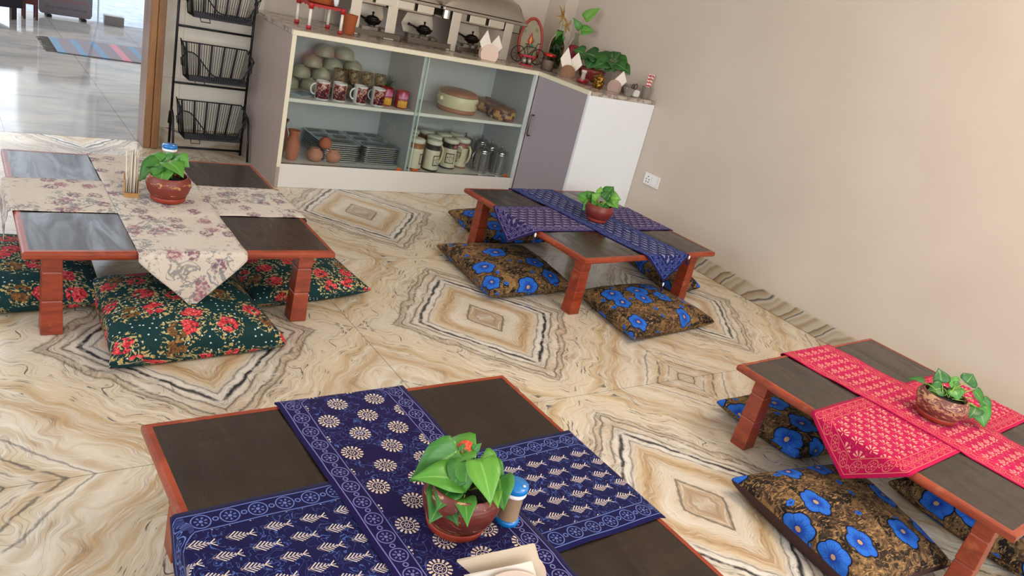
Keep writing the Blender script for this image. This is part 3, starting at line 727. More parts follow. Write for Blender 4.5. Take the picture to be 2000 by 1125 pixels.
for i in range(18):
    me = stick_me.copy() if i < 2 else meS[i % 2]
    if i == 0: meS = [me]
    if i == 1: meS.append(me)
    o = bpy.data.objects.new('paper_wrapped_stick', me); COL.objects.link(o)
    if i < 2: me.materials.append(stick_m[i])
    cx, cy = .557-.0165+(i % 6)*.0062+rr.uniform(-.001, .001), 2.742-.0085+(i//6)*.0075+rr.uniform(-.001, .001)
    o.location = (cx, cy, ZC_+.003); o.rotation_euler = (rr.uniform(-.05, .03), rr.uniform(-.04, .07), 0); o.scale = (1, 1, rr.uniform(.86, 1.04))
    tag(o, 'thin paper-wrapped stick standing in the tan wooden box on the beige runner', 'stick', 'paper-wrapped sticks in the wooden box')

paper_m = mat('white_napkin_paper', 'E6DCCE', .8)
def napkin(loc, rz, label, s=.075, lean=.2, group=None, m=paper_m, layers=4, sx=1.):
    """a folded paper napkin standing on its corner edge, a fan of a few thin sheets"""
    b = B()
    for k in range(layers):
        y = (k-(layers-1)/2)*.0016; q = .9+.04*k
        poly = [(-.018*sx, 0), (.020*sx, 0), (s*.62*sx*q, s*.72*q), (s*.30*sx, s*1.28*q), (-s*.10*sx, s*.70)]
        b.prism(poly, y-.0005, y+.0005, Matrix.Rotation(PI/2, 4, 'X'))
    o = b.go('napkin', m); o.location = loc; o.rotation_euler = (-.0, 0, rz)
    return tag(o, label, 'napkin', group)
def holder(loc, rz, label, m, R_=.052, gap=.034, emb=False):
    """two domed end plates on a base that hold napkins between them"""
    t = thing('napkin_holder', label, 'napkin holder', loc, rz)
    poly = [(-R_*.80, 0), (R_*.80, 0)]+[(R_*math.cos(a)*1.0, R_*.62+R_*math.sin(a)) for a in [(-.62+i*(PI+1.24)/22) for i in range(23)]]
    for sg in (-1, 1):
        b = B(); Mx = Matrix.Rotation(PI/2, 4, 'X'); Mx.translation = (0, sg*gap/2, 0)
        b.prism(poly, -.0015, .0015, Mx); p = b.go('end_plate', m, t)
        if emb and sg < 0:
            e = B()
            for row in range(3):
                for i in range(9):
                    x0 = -.03+i*.0068; z0 = R_*1.15-row*.013
                    if (i*3+row) % 5 == 4: continue
                    e.tube([(x0, -gap/2-.0016, z0), (x0+.002, -gap/2-.0016, z0+.006), (x0+.0035, -gap/2-.0016, z0+.001)], .0006, 5)
            e.go('embossing', mat('embossed_tan', 'A98F7C', .6), p)
    B().box(-R_*.8, -gap/2+.0016, 0, R_*.8, gap/2-.0016, .003).go('base', m, t)
    return t
pinkcard = mat('pale_pink_board', 'DCC2B0', .6)
holder((.774, .718, ZC_-.001), -.6, 'pale pink napkin holder at the lower edge of the foreground table', pinkcard, R_=.056, gap=.05, emb=True)

for k, (dx, dy, sc, lb) in enumerate(((.006, .009, 1.0, 'larger cream paper napkin at the back of the holder on the foreground table'), (-.008, -.012, .86, 'smaller white napkin in front of the larger one, foreground table'))):
    b = B()
    for q in range(3):
        Mx = Matrix.Rotation(PI/2, 4, 'X'); Mx.translation = (0, q*.0022, 0)
        b.prism([(x*sc, z*sc) for x, z in ((-.030, 0), (.030, 0), (.055, .038), (.012+q*.002, .118-q*.002), (-.105, .052))], -.0005, .0005, Mx)
    o = b.go('napkin', paper_m if k else mat('cream_napkin_paper', 'D0BEA6', .85), loc=(.774+dx, .718+dy, ZC_+.0032), rz=-.6); tag(o, lb, 'napkin')

# ------------------------------------------------------------------ glass-fronted cabinet
XL, XM, YC, YW, HC = 1.446, 2.98, 3.785, 3.293, .80
YI = 4.20      # back of the shelves
lam_w = mat('white_laminate', 'D8D6D0', .35); lam_in = mat('pale_grey_laminate', 'C6C8C6', .45); lam_g = mat('shaded_side_laminate', 'A1938C', .45)
edge_m = mat('cream_edge_band', 'DDD6BE', .4); lilac_m = mat('lilac_laminate', '9A9096', .4); bright_w = mat('glossy_white_laminate', 'E4E8EC', .22)
def b_marb():
    p = tc(); n = nz(p, 5, 5, .65, 1.5)
    c = ramp(n, [(.3, 'B8ACA0'), (.45, 'A89C92'), (.5, '7C6C66'), (.54, 'B4A89C'), (.75, 'C2B8AC')]); c = mix(sstep(nz(p, 14, 2), .68, .72)*.7, c, '6A4A48')
    return dict(color=c)
marb = mat('mottled_counter_marble', build=b_marb, rough=.22)
cab = thing('display_cabinet', 'long white cabinet with sliding glass doors under the counter', 'cabinet', (0, 0, 0))
B().box(XL, YC, .001, XL+.018, YB-.018, .776).go('side_panel', lam_g, cab)  # shade of the left side is put into its darker laminate colour
B().box(XM-.019, YC, .001, XM-.001, YB-.018, .776).go('side_panel', lam_in, cab)
B().box(XL+.018, YI, .1271, XM-.019, YI+.012, .776).go('back_panel', lam_in, cab)
B().box(XL+.018, YC+.0005, .001, XM-.019, YC+.018, .110).go('plinth', lam_w, cab)
B().box(XL+.018, YC, .110, XM-.019, YI, .127).go('bottom_board', lam_w, cab)
B().box(XL+.018, YC+.022, .447, XM-.019, YI-.001, .465).go('shelf', lam_w, cab)
B().box(XL+.019, YC+.021, .448, XM-.020, YC+.0225, .464).go('shelf_edge', mat('white_edge_band', 'E2E0D4', .4), cab)
B().box(2.200, YC+.026, .1275, 2.216, YI-.001, .4465).go('divider', lam_in, cab)
B().box(2.200, YC+.026, .4655, 2.216, YI-.001, .7755).go('divider', lam_in, cab)
B().box(XL-.001, YC-.004, .7765, XM-.001, YC+.016, .7995).go('top_rail', edge_m, cab)
B().box(XL-.001, YC-.003, .110, XL+.020, YC-.0002, .776).go('front_stile', edge_m, cab)
gl = glass_mat('cabinet_glass', 'FAFDFC')
gedge = mat('green_glass_edge', 'B9CFC4', .2)
amber = mat('amber_plastic', 'B4501A', .3)
for k, (x0, x1, yy) in enumerate(((XL+.020, 2.222, YC+.004), (2.196, XM-.021, YC+.012))):
    d = B().box(x0, yy, .1285, x1, yy+.004, .7755).go('glass_door', gl, cab)
    B().box(x0-.0005, yy-.0005, .1285, x0+.003, yy+.0045, .7755).go('glass_edge', gedge, d); B().box(x1-.003, yy-.0005, .1285, x1+.0005, yy+.0045, .7755).go('glass_edge', gedge, d)
    for xx in ((x1-.085,) if k == 0 else (x0+.05, x1-.06)):
        B().box(xx, yy-.008, .129, xx+.032, yy-.0006, .143).go('pull', amber, d, bevel=.0015)
al = B(); al.box(XL+.019, YC+.0002, .1272, XM-.02, YC+.020, .1284); al.go('track', mat('grey_metal_track', '6E6E6C', .4, metal=.6), cab)
cc = thing('corner_cabinet', 'tall-doored corner cabinet with lilac side door and glossy white end', 'cabinet', (0, 0, 0))
B().box(XM+.018, YW+.019, .001, XR-.003, YC+.4, .776).go('carcass', lam_in, cc)
B().box(XM, YW, .001, XR-.0025, YW+.018, .7768).go('end_panel', bright_w, cc)
B().box(XM+.0005, YW+.0185, .060, XM+.0172, YC-.006, .776).go('door', lilac_m, cc, bevel=.001)
dr = [c for c in cc.children if c.name.startswith('door')][0]
hb = B(); hb.tube([(XM+.001, YC-.05, .545), (XM-.018, YC-.05, .545), (XM-.022, YC-.05, .538), (XM-.022, YC-.05, .425), (XM-.018, YC-.05, .418), (XM+.001, YC-.05, .418)], .0045, 8)
hb.go('handle', mat('brushed_dark_steel', '5A5654', .3, metal=.9), dr)
B().box(XM+.0005, YW+.0185, .001, XM+.0172, YC-.006, .058).go('plinth', lilac_m, cc)
B().box(XM-.001, YW+.012, .7765, XM+.016, YC-.005, .7995).go('top_rail', edge_m, cc)
ct = B(); ct.prism([(XL, YC+.017), (XM+.017, YC+.017), (XM+.017, YW+.0005), (XR-.003, YW+.0005), (XR-.003, 4.2205), (3.40, 4.2205), (3.40, YB-.018), (XL, YB-.018)], .7771, .7998)
tag(ct.go('countertop', marb), 'mottled marble countertop running over both white cabinets', 'countertop')

# ------------------------------------------------------------------ crockery in the cabinet
S1, S0 = .4655, .1275
bowl_m = mat('olive_glazed_stoneware', 'A3A088', .35)
bp = B(); bp.lathe([(.054, 0), (.0555, .003), (.053, .026), (.046, .044), (.030, .056), (.020, .058), (.019, .062), (0, .062)], 26)
bowl_me = bp.mesh('bowl'); bowl_me.materials.append(bowl_m)
rows = [(0, [(1.585, 4.10), (1.70, 4.11), (1.815, 4.12), (1.93, 4.12)]), (1, [(1.64, 4.09), (1.757, 4.10), (1.873, 4.11)]), (2, [(1.70, 4.09), (1.815, 4.10), (1.93, 4.11)]), (3, [(1.755, 4.09), (1.872, 4.10)])]
rows = [(0, [(1.575, 4.10), (1.693, 4.10), (1.811, 4.10), (1.929, 4.10), (2.047, 4.10)]), (1, [(1.634, 4.10), (1.752, 4.10), (1.870, 4.10), (1.988, 4.10)]), (2, [(1.693, 4.10), (1.811, 4.10), (1.929, 4.10)]), (3, [(1.752, 4.10), (1.870, 4.10)])]
OR = ['first', 'second', 'third', 'fourth', 'fifth']; RW = ['bottom row', 'second row up', 'third row up', 'top row']
for r_, lst in rows:
    for i, (x, y) in enumerate(lst):
        o = bpy.data.objects.new('bowl', bowl_me); COL.objects.link(o); o.location = (x, y, S1+.0005+r_*.0625)
        tag(o, 'upturned olive bowl, %s from left in the %s of the pile' % (OR[i], RW[r_]), 'bowl', 'upturned bowls piled in the cabinet')
# a row of patterned brown cups in front of the bowls, darker and half hidden by the mugs
def b_cup():
    n = nz(tc(), 55, 3, .7, 1.2)
    return dict(color=ramp(n, [(.38, '2C2018'), (.5, '75603E'), (.58, 'A08A60'), (.68, '6A2A26')]))
cupm = mat('brown_gilt_cup', build=b_cup, rough=.35)
cp = B(); cp.lathe([(0, 0), (.022, 0), (.026, .004), (.034, .045), (.036, .072), (.033, .072), (.030, .045), (.022, .006), (0, .006)], 22)
cme = cp.mesh('cup'); cme.materials.append(cupm)
for i, x in enumerate((1.78, 1.86, 1.94, 2.02, 2.10)):
    o = bpy.data.objects.new('cup', cme); COL.objects.link(o); o.location = (x, 4.005, S1+.0005)
    tag(o, 'brown patterned cup behind the printed mugs, %s from left' % OR[i], 'cup', 'brown patterned cups behind the mugs')
for i, x in enumerate((1.82, 1.90, 1.98, 2.06)):
    o = bpy.data.objects.new('cup', cme); COL.objects.link(o); o.location = (x, 4.005, S1+.0735)
    tag(o, 'brown patterned cup stacked in the upper layer behind the mugs, %s from left' % OR[i], 'cup', 'brown patterned cups behind the mugs')
# dark green dried sprig bundle lying on the right cups
gb = B(); rg = random.Random(5)
for i in range(60):
    a = rg.uniform(0, 2*PI); q = rg.uniform(.01, .045); p0 = Vector((2.145, 4.095, S1+.006)); p1 = p0+Vector((q*math.cos(a), q*math.sin(a)*.9, rg.uniform(.05, .135)))
    gb.tube([p0, p0.lerp(p1, .5)+Vector((0, 0, .012)), p1], [.003, .0025, .0012], 5)
tag(gb.go('dried_herb_bundle', mat('dusty_dark_green', '3E4A36', .9)), 'dark green dried herb bundle in the upper left bay of the cabinet', 'herb bundle')
tp = B(); tp.box(-.075, -.05, 0, .075, .05, .003); tp.box(-.075, -.05, .003, -.072, .05, .010); tp.box(.072, -.05, .003, .075, .05, .010)
o = tp.go('glass_plate', mat('pale_blue_glass', 'A8BCC6', .1, spec=.8), loc=(1.585, 3.93, S1+.001), rz=.55); tag(o, 'pale square plate at the left end of the upper shelf', 'plate')

def mug_mat(name, kind):
    def f():
        x, y, z = sep(tc()); th = at2(y, x); n = nz(tc(), 60, 3, .7, 1.5)
        if kind == 0:
            img = ramp(n+(z-.045)*1.5, [(.38, '2A0C14'), (.52, '74141F'), (.60, 'D0907C'), (.68, 'E0B8A0'), (.76, 'A04040')])
            msk = (z > .008)*(z < .088)*(ab(ab(th+PI/2+.2)) < 1.15)
        else:
            img = ramp(z/.095+(n-.5)*.25, [(.1, 'E0A030'), (.42, 'F0B850'), (.5, '8A2050'), (.62, 'D890B0'), (.85, 'B03060')])
            msk = (z > .006)*(z < .09)*(ab(th+PI/2) < .8)
        return dict(color=mix(msk, 'E4E0DC' if kind == 0 else '9A1A22', img))
    return mat(name, build=f, rough=.2, spec=.5)
mugm = [mug_mat('white_mug_dark_red_photo_print', 0), mug_mat('red_mug_pink_yellow_print', 1)]
def mug(loc, rz, label, kind, handle):
    t = thing('mug', label, 'mug', loc, rz, 'printed mugs on the upper shelf')
    B().lathe([(0, 0), (.035, 0), (.0375, .002), (.0375, .094), (.0365, .0955), (.034, .094), (.034, .008), (0, .006)], 28).go('body', mugm[kind], t)
    if handle:
        pts = [(.0365+.024*math.sin(a)*1.0, 0, .049+.028*math.cos(a)) for a in [PI*i/10 for i in range(11)]]
        hb = B(); hb.tube([Matrix.Rotation(handle, 3, 'Z') @ Vector(p) for p in pts], .0045, 8); hb.go('handle', mat('white_glaze', 'E8E6E2', .2), t)
    return t
for x, y, rz, lb, k, hd in ((1.668, 3.865, 0, 'white mug with dark red photo print, first from left', 0, 3.0), (1.768, 3.875, 0, 'white mug with dark red photo print, second from left', 0, 1.2),
        (1.886, 3.870, .5, 'white mug with its handle turned to the left', 0, 2.75), (1.992, 3.868, .3, 'white printed mug touching the red and yellow one', 0, 1.9),
        (2.068, 3.918, -.2, 'red mug with pink and yellow print, partly behind its neighbour', 1, 0), (2.148, 3.885, -.2, 'red mug with pink and yellow print, last on the right', 1, 2.0)):
    mug((x, y, S1+.0005), rz, lb, k, hd)
# lower left bay: terracotta and steel compartment trays
terra = mat('terracotta', 'B0654A', .75, bump=(60, .2)); terra2 = mat('pale_terracotta', 'B87E66', .7)
vp = [(0, 0), (.026, 0), (.028, .004), (.036, .045), (.036, .085), (.024, .125), (.023, .140), (.034, .158), (.032, .160), (.020, .142), (0, .140)]
tag(B().lathe(vp, 26).go('clay_vase', terra, loc=(1.553, 3.875, S0)), 'tall terracotta vase in front at the left end of the lower shelf', 'vase')
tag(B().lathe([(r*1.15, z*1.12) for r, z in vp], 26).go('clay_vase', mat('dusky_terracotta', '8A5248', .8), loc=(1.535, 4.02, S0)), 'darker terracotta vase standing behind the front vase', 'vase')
cpot = [(0, 0), (.020, 0), (.036, .012), (.044, .032), (.042, .048), (.030, .062), (.024, .066), (.026, .072), (.022, .073), (0, .070)]
for x, y, z, lb in ((1.682, 3.875, S0, 'round clay pot, lower left of the three stacked'), (1.784, 3.872, S0, 'round clay pot, lower right of the three stacked')):
    tag(B().lathe(cpot, 26).go('clay_pot', terra2, loc=(x, y, z)), lb, 'clay pot', 'round clay pots')
tag(B().lathe([(0, 0), (.016, 0), (.030, .010), (.036, .026), (.033, .042), (.022, .052), (.021, .060), (0, .060)], 24).go('clay_pot', terra, loc=(1.733, 3.874, S0+.0735)), 'small clay pot balanced on the two round ones', 'clay pot', 'round clay pots')
steel = mat('stainless_steel', 'A8AAAA', .18, metal=1.); dsteel = mat('dull_tray_steel', 'A0A6A8', .2, metal=.8)
def tray_mesh():
    W_, D_, nx, ny = .235, .325, 34, 46
    comps = [(-.055, .105, .050, .045), (.058, .105, .046, .045), (-.055, .010, .050, .038), (.058, .010, .046, .038), (0, -.095, .100, .052)]
    vs, fs = [], []
    def zz(x, y):
        q = 0
        for cx, cy, hx, hy in comps:
            d = max(abs(x-cx)/hx, abs(y-cy)/hy); e = ((abs(x-cx)/hx)**4+(abs(y-cy)/hy)**4)**.25
            q = max(q, min(1, max(0, (1-e)/.14)))
        return -.0095*q
    for i in range(nx+1):
        for j in range(ny+1):
            u, v = i/nx*2-1, j/ny*2-1
            r = .20
            x, y = u*W_/2, v*D_/2
            ex, ey = W_/2-.035, D_/2-.035
            if abs(x) > ex and abs(y) > ey:
                dx, dy = abs(x)-ex, abs(y)-ey; m_ = max(dx, dy); l_ = math.hypot(dx, dy); k = m_/l_ if l_ > 0 else 1
                x = math.copysign(ex+dx*k, x); y = math.copysign(ey+dy*k, y)
            vs.append((x, y, .011+zz(x, y)))
    n = len(vs)
    for i in range(nx):
        for j in range(ny):
            a = i*(ny+1)+j; fs.append((a, a+ny+1, a+ny+2, a+1))
    ring = [i*(ny+1) for i in range(nx+1)]+[nx*(ny+1)+j for j in range(1, ny+1)]+[i*(ny+1)+ny for i in range(nx-1, -1, -1)]+[j for j in range(ny-1, 0, -1)]
    k0 = len(vs)
    for a in ring: x, y, z = vs[a]; vs.append((x*1.006, y*1.006, .0085))
    for a in ring: x, y, z = vs[a]; vs.append((x*.955, y*.965, .0006))
    m_ = len(ring)
    for q in range(m_):
        p = (q+1) % m_
        fs.append((ring[q], ring[p], k0+p, k0+q)); fs.append((k0+q, k0+p, k0+m_+p, k0+m_+q))
    fs.append(tuple(k0+m_+q for q in range(m_)))
    me = bpy.data.meshes.new('compartment_tray'); me.from_pydata(vs, [], fs); me.update()
    bm = bmesh.new(); bm.from_mesh(me); bmesh.ops.recalc_face_normals(bm, faces=bm.faces); bm.to_mesh(me); bm.free()
    me.materials.append(dsteel); return me
tme = tray_mesh()
for nm, cx, cy in (('left', 1.835, 4.005+.025), ('right', 2.076, 4.03)):
    n = 9
    for i in range(n):
        o = bpy.data.objects.new('compartment_tray', tme); COL.objects.link(o); o.location = (cx+rr.uniform(-.001, .001), cy, S0+.0004+i*.0113)
        top = i == n-1
        tag(o, ('steel compartment tray on top of the %s stack' if top else 'steel compartment tray below the topmost in the %s stack') % nm, 'tray', 'steel compartment trays, %s stack' % nm)
# upper right bay: casserole and two wood-block casseroles
brown_pl = mat('brown_plastic', '9A6248', .4); cream_pl = mat('cream_plastic', 'D9D0A8', .35)
def b_flw():
    x, y, z = sep(tc()); th = at2(y, x); n = nz(tc(), 70, 2, .6, 1.)
    a = th+PI/2-.75; m_ = (hyp(a*.11, (z-.058)) < .024)*(n > .47)
    return dict(color=mix(m_, 'D9D0A8', mix(n > .56, 'C0452E', 'E09070')))
t = thing('casserole', 'large cream casserole with brown lid and red flower motif', 'casserole', (2.578, 3.985, S1+.0005), 0)
B().lathe([(0, 0), (.112, 0), (.116, .006), (.118, .026), (0, .026)], 40).go('base', brown_pl, t)
B().lathe([(.117, .0262), (.120, .030), (.121, .092), (.118, .0985), (0, .0985)], 40).go('body', mat('cream_flower_print', build=b_flw, rough=.3), t)
B().lathe([(0, .099), (.120, .099), (.121, .104), (.116, .114), (.098, .124), (.05, .131), (0, .132)], 40).go('lid', brown_pl, t)
for sg in (-1, 1):
    B().box(sg*.124-.012, -.022, .060, sg*.124+.012, .022, .082).go('handle', cream_pl, t, bevel=.003)
def b_blk():
    x, y, z = sep(tc()); th = at2(y, x); r = flr(z/.019); k = flr(th*3.4+r*.5)
    wn = V.nt.nodes.new('ShaderNodeTexWhiteNoise'); wn.noise_dimensions = '2D'; V.nt.links.new(comb(k, r), wn.inputs['Vector'])
    c = ramp(V(wn.outputs['Value']), [(0, '4A2E1E'), (.33, '84552F'), (.6, 'BE9052'), (.85, 'D8AE70')], 'CONSTANT')
    side = (hyp(x, y) > .074)*(z < .066); return dict(color=mix(side, '6E4A30', c))
blk = mat('checkered_wood_blocks', build=b_blk, rough=.4)
def b_blk_top():
    n = nz(vscale(tc(), (40, 3, 3)), 1., 3); return dict(color=ramp(n, [(.3, '5A3A26'), (.7, '8A6242')]))
blkt = mat('brown_wood_lid', build=b_blk_top, rough=.4)
for x, y, lb in ((2.862, 3.905, 'round casserole of checkered wood blocks, the front one'), (2.872, 4.098, 'round casserole of checkered wood blocks, behind the front one')):
    t = thing('wood_casserole', lb, 'casserole', (x, y, S1+.0005), .3, 'wood-block casseroles')
    B().lathe([(0, 0), (.080, 0), (.086, .006), (.088, .030), (.085, .060), (0, .060)], 36).go('body', blk, t)
    B().lathe([(0, .0605), (.083, .0605), (.085, .064), (.080, .072), (.050, .078), (.020, .079), (.018, .088), (0, .089)], 36).go('lid', blkt, t)
# lower right bay: insulated jugs and glass jugs
def jug_mat(name, band):
    def f():
        x, y, z = sep(tc()); th = at2(y, x); n = nz(tc(), 90, 3, .7)
        a = (ab(th+PI/2-.15)*.046); b = ab(z-.066)
        fr_ = (mx(a, b*.92) < .029)*(mx(a, b*.92) > .0235); pic = (mx(a, b*.92) < .023)*(n > .53)
        c = mix(mx(fr_*.95, pic*.7), 'D6CFB4', '2C2A28')
        c = mix((z > .125)*(z < .156), c, band); c = mix((z > .130)*(z < .150)*(ab(th+PI/2-.75) < .3), c, 'B86A80')
        c = mix(z < .010, c, band)
        return dict(color=c)
    return mat(name, build=f, rough=.4)
jm = {'k': jug_mat('cream_jug_black_band', '2C2826'), 'b': jug_mat('cream_jug_tan_band', '96603E')}
lidm = mat('cream_lid', 'D8D6C4', .4)
jproto = {}
def jug(x, y, band, hang, label):
    if band in jproto: return dup(jproto[band], (x, y, S0+.0005), hang, label)
    t = thing('insulated_jug', label, 'jug', (x, y, S0+.0005), hang, 'cream insulated jugs on the lower shelf')
    B().lathe([(0, 0), (.046, 0), (.0475, .003), (.0475, .010), (.046, .013), (.045, .10), (.0445, .157), (0, .157)], 28).go('body', jm[band], t)
    B().lathe([(0, .1575), (.046, .1575), (.0475, .160), (.0475, .174), (.044, .179), (.028, .183), (0, .183)], 28).go('lid', lidm, t)
    hb = B(); hb.tube([(.043, 0, .140), (.062, 0, .143), (.076, 0, .125), (.078, 0, .090), (.070, 0, .055), (.055, 0, .038), (.044, 0, .034)], [.006, .0065, .007, .007, .007, .006, .005], 8)
    hb.go('handle', cream_pl, t); jproto[band] = t
    return t
JL = [(2.283, 3.862, 'b', .7, 'cream jug with tan band at the front left behind the glass edge'), (2.394, 3.852, 'k', .15, 'cream jug with black band and framed picture, front row'),
      (2.292, 3.975, 'k', 1.85, 'cream jug in the second row, far left'), (2.458, 3.965, 'k', -2.9, 'cream jug with black band behind the framed-picture jug'),
      (2.556, 3.925, 'k', -.5, 'cream jug with black band, third from left at the front'), (2.664, 3.965, 'b', -1.3, 'cream jug with tan band, rightmost of the front jugs'),
      (2.365, 4.080, 'k', 2.65, 'cream jug with pale lid, second from left in the back row'), (2.475, 4.090, 'b', .75, 'cream jug in the middle of the back row'),
      (2.575, 4.045, 'b', 1.4, 'cream jug behind the third front jug'), (2.690, 4.085, 'k', 2.4, 'cream jug at the right end of the back row')]
for a in JL: jug(*a)
cg = mat('brushed_steel_jug', 'B4B4B0', .2, metal=.85)
clear = glass_mat('clear_glass', 'E6EAE8', -.05)
gj = {}
def gjug(x, y, rz, label):
    if gj: return dup(gj['a'], (x, y, S0+.0005), rz, label)
    t = thing('coffee_press', label, 'jug', (x, y, S0+.0005), rz, 'steel coffee presses on the lower shelf')
    B().lathe([(0, 0), (.046, 0), (.048, .004), (.0465, .012), (.0465, .120), (.048, .128), (.046, .1285), (.043, .12), (.043, .014), (0, .012)], 28).go('body', cg, t)
    B().lathe([(0, .1295), (.048, .1295), (.049, .133), (.044, .146), (.026, .156), (0, .157)], 28).go('lid', steel, t)
    B().lathe([(0, .1575), (.004, .1575), (.004, .165), (.009, .170), (.009, .176), (0, .178)], 14).go('knob', steel, t)
    hb = B(); hb.tube([(.047, 0, .118), (.064, 0, .122), (.074, 0, .105), (.074, 0, .05), (.066, 0, .03), (.047, 0, .022)], .0045, 8); hb.go('handle', steel, t)
    gj['a'] = t; return t
for x, y, rz, lb in ((2.775, 3.885, 3.2, 'steel coffee press right of the cream jugs'), (2.895, 3.866, 2.6, 'steel coffee press nearest the right end of the lower shelf'),
        (2.79, 4.13, 3.1, 'steel coffee press against the back of the lower shelf'), (2.902, 3.988, 2.9, 'steel coffee press behind the rightmost one'), (2.905, 4.110, 2.2, 'steel coffee press in the far back corner of the lower shelf')): gjug(x, y, rz, lb)
o = B().lathe([(0, 0), (.02, 0), (.034, .016), (.038, .036), (.034, .056), (.018, .073), (0, .076)], 24).go('dark_globe_jar', mat('dark_purple_glass', '241830', .08, coat=.5), loc=(2.255, 4.150, S0+.001)); tag(o, 'dark purple rounded glass jar at the back left among the jugs', 'jar')

# ------------------------------------------------------------------ on the countertop
CT = .8003
redp = mat('red_plastic', 'A81E20', .35); whp = mat('cream_white_plastic', 'E6E0CE', .4); clay = mat('orange_brown_clay', 'A4542A', .65)
t = thing('water_pot_stand', 'small red and white four-legged stand under the clay water pot', 'stand', (1.655, 3.995, CT), 0)
for x, y in ((-.085, -.085), (.085, -.085), (-.085, .085), (.085, .085)):
    l = B().lathe([(0, .018), (.0075, .018), (.0075, .103), (0, .103)], 12, (x, y, 0)).go('leg', whp, t)
    B().lathe([(0, 0), (.0125, 0), (.0125, .016), (.010, .018), (0, .018)], 14, (x, y, 0)).go('foot', redp, l)
    B().lathe([(0, .100), (.0125, .100), (.0145, .118), (.0145, .128), (0, .128)], 14, (x, y, 0)).go('socket', redp, l)
fb = B()
for k in range(4):
    a = k*PI/2; Mz = Matrix.Rotation(a, 4, 'Z')
    poly = [(-.085, .118)]+[(-.085+.17*i/24, .108+.006*abs(math.sin(i*PI/6))) for i in range(25)]+[(.085, .126), (-.085, .126)]
    fb.prism(poly, -.002, .002, Mz @ Matrix.Translation((0, -.085, 0)) @ Matrix.Rotation(PI/2, 4, 'X'))
fb.box(-.085, -.085, .122, .085, .085, .126); fb.go('frame', redp, t)
t = thing('clay_water_pot', 'brown clay water pot with white tap, cut by the top edge of the photo', 'water pot', (1.655, 3.995, CT+.1285), 0)
B().lathe([(0, 0), (.068, 0), (.074, .006), (.105, .07), (.118, .13), (.105, .19), (.06, .225), (.05, .24), (.066, .255), (.062, .258), (.045, .24), (0, .235)], 36).go('body', clay, t)
tb = B(); tb.tube([(.020, -.070, .040), (.030, -.112, .038)], .009, 10); tb.tube([(.030, -.112, .052), (.030, -.112, .020), (.030, -.113, .006)], [.014, .012, .007], 12); tb.tube([(.030, -.112, .052), (.030, -.112, .066)], .005, 8); tb.box(.012, -.118, .062, .048, -.106, .070)
tb.go('tap', mat('translucent_white_tap', 'D4D8DA', .25), t)
tag(B().lathe([(0, 0), (.026, 0), (.028, .003), (.038, .095), (.040, .10), (.037, .10), (.026, .008), (0, .006)], 28).go('clay_tumbler', clay, loc=(1.822, 3.99, CT)), 'orange clay tumbler beside the red-legged stand', 'tumbler')

def b_chrome():
    n = nz(vscale(tc(), (1, 1, 40)), 3, 3)
    return dict(color=mix(n*.5, 'B8B4AC', 'A49E94'), rough=n*.1+.14)
chrome = mat('polished_steel_chafer', build=b_chrome, metal=1.); satin = mat('satin_steel', 'D2CCBE', .38, metal=.7); dkst = mat('dark_steel', '6E675E', .3, metal=.85)  # the third steel is a darker tone for burner supports and brackets
bronze = mat('dark_bronze', '2A2420', .3, metal=.7)
def chafer(x0, x1, y0, y1, legs, label):
    t = thing('chafing_dish', label, 'chafing dish', (0, 0, CT), 0, 'steel chafing dishes on the counter')
    for lx in legs:
        for yy, q in ((y0, -1), (y1, 1)):
            lb = B(); lb.box(lx-.030, yy-.0015, .001, lx+.030, yy+.0015, .218); lb.box(lx-.030, min(yy, yy-q*.03), .001, lx+.030, max(yy, yy-q*.03), .004)
            lb.go('leg', satin, t, bevel=.001)
    f = B(); e = .010
    for yy in (y0+.002, y1-.014): f.box(x0, yy, .2185, x1, yy+.012, .236)
    for xx in (x0, x1-.012): f.box(xx, y0+.014, .2185, xx+.012, y1-.014, .236)
    f.go('rim_frame', chrome, t, bevel=.003)
    p = B(); poly = []
    r = .03
    for cx, cy, a in ((x1-r-.016, y1-r-.018, 0), (x0+r+.016, y1-r-.018, PI/2), (x0+r+.016, y0+r+.018, PI), (x1-r-.016, y0+r+.018, 1.5*PI)):
        poly += [(cx+r*math.cos(a+i*PI/10), cy+r*math.sin(a+i*PI/10)) for i in range(6)]
    p.prism(poly, .165, .2375); p.go('water_pan', chrome, t, bevel=.006)
    # front flaps of the pan holder
    fl = B(); n = 4
    for i in range(n):
        xa = x0+.03+i*(x1-x0-.06)/n+.012; xb = xa+(x1-x0-.06)/n-.024
        if any(abs((xa+xb)/2-lx) < .055 for lx in legs): continue
        fl.box(xa, y0-.004, .178, xb, y0-.0005, .219)
    fl.go('flap', satin, t, bevel=.003)
    # roll-top lid with rounded shoulders
    lid = B(); prof = []
    L_, K_ = 26, 14; vs = []; fs = []
    for i in range(L_+1):
        a = PI*i/L_; yy = (y0+y1)/2-((y1-y0)/2-.012)*math.cos(a); zz = .240+.125*max(0, math.sin(a))**.8
        for j in range(K_+1):
            u = j/K_*2-1; k = max(0, 1-abs(u)**8)**.5
            vs.append(((x0+x1)/2+u*((x1-x0)/2-.004), yy, .240+(zz-.240)*max(k, .0)))
    for i in range(L_):
        for j in range(K_): a = i*(K_+1)+j; fs.append((a, a+1, a+K_+2, a+K_+1))
    lid.add(vs, fs, True); lid.go('lid', chrome, t)
    return t
chafer(1.80, 2.375, 4.035, 4.355, (1.865, 2.082), 'steel chafing dish left of the other, nearer the clay pot')
chafer(2.400, 3.005, 4.035, 4.355, (2.490, 2.868), 'steel chafing dish at the right with rounded lid, beside the oval tray')
gi = []
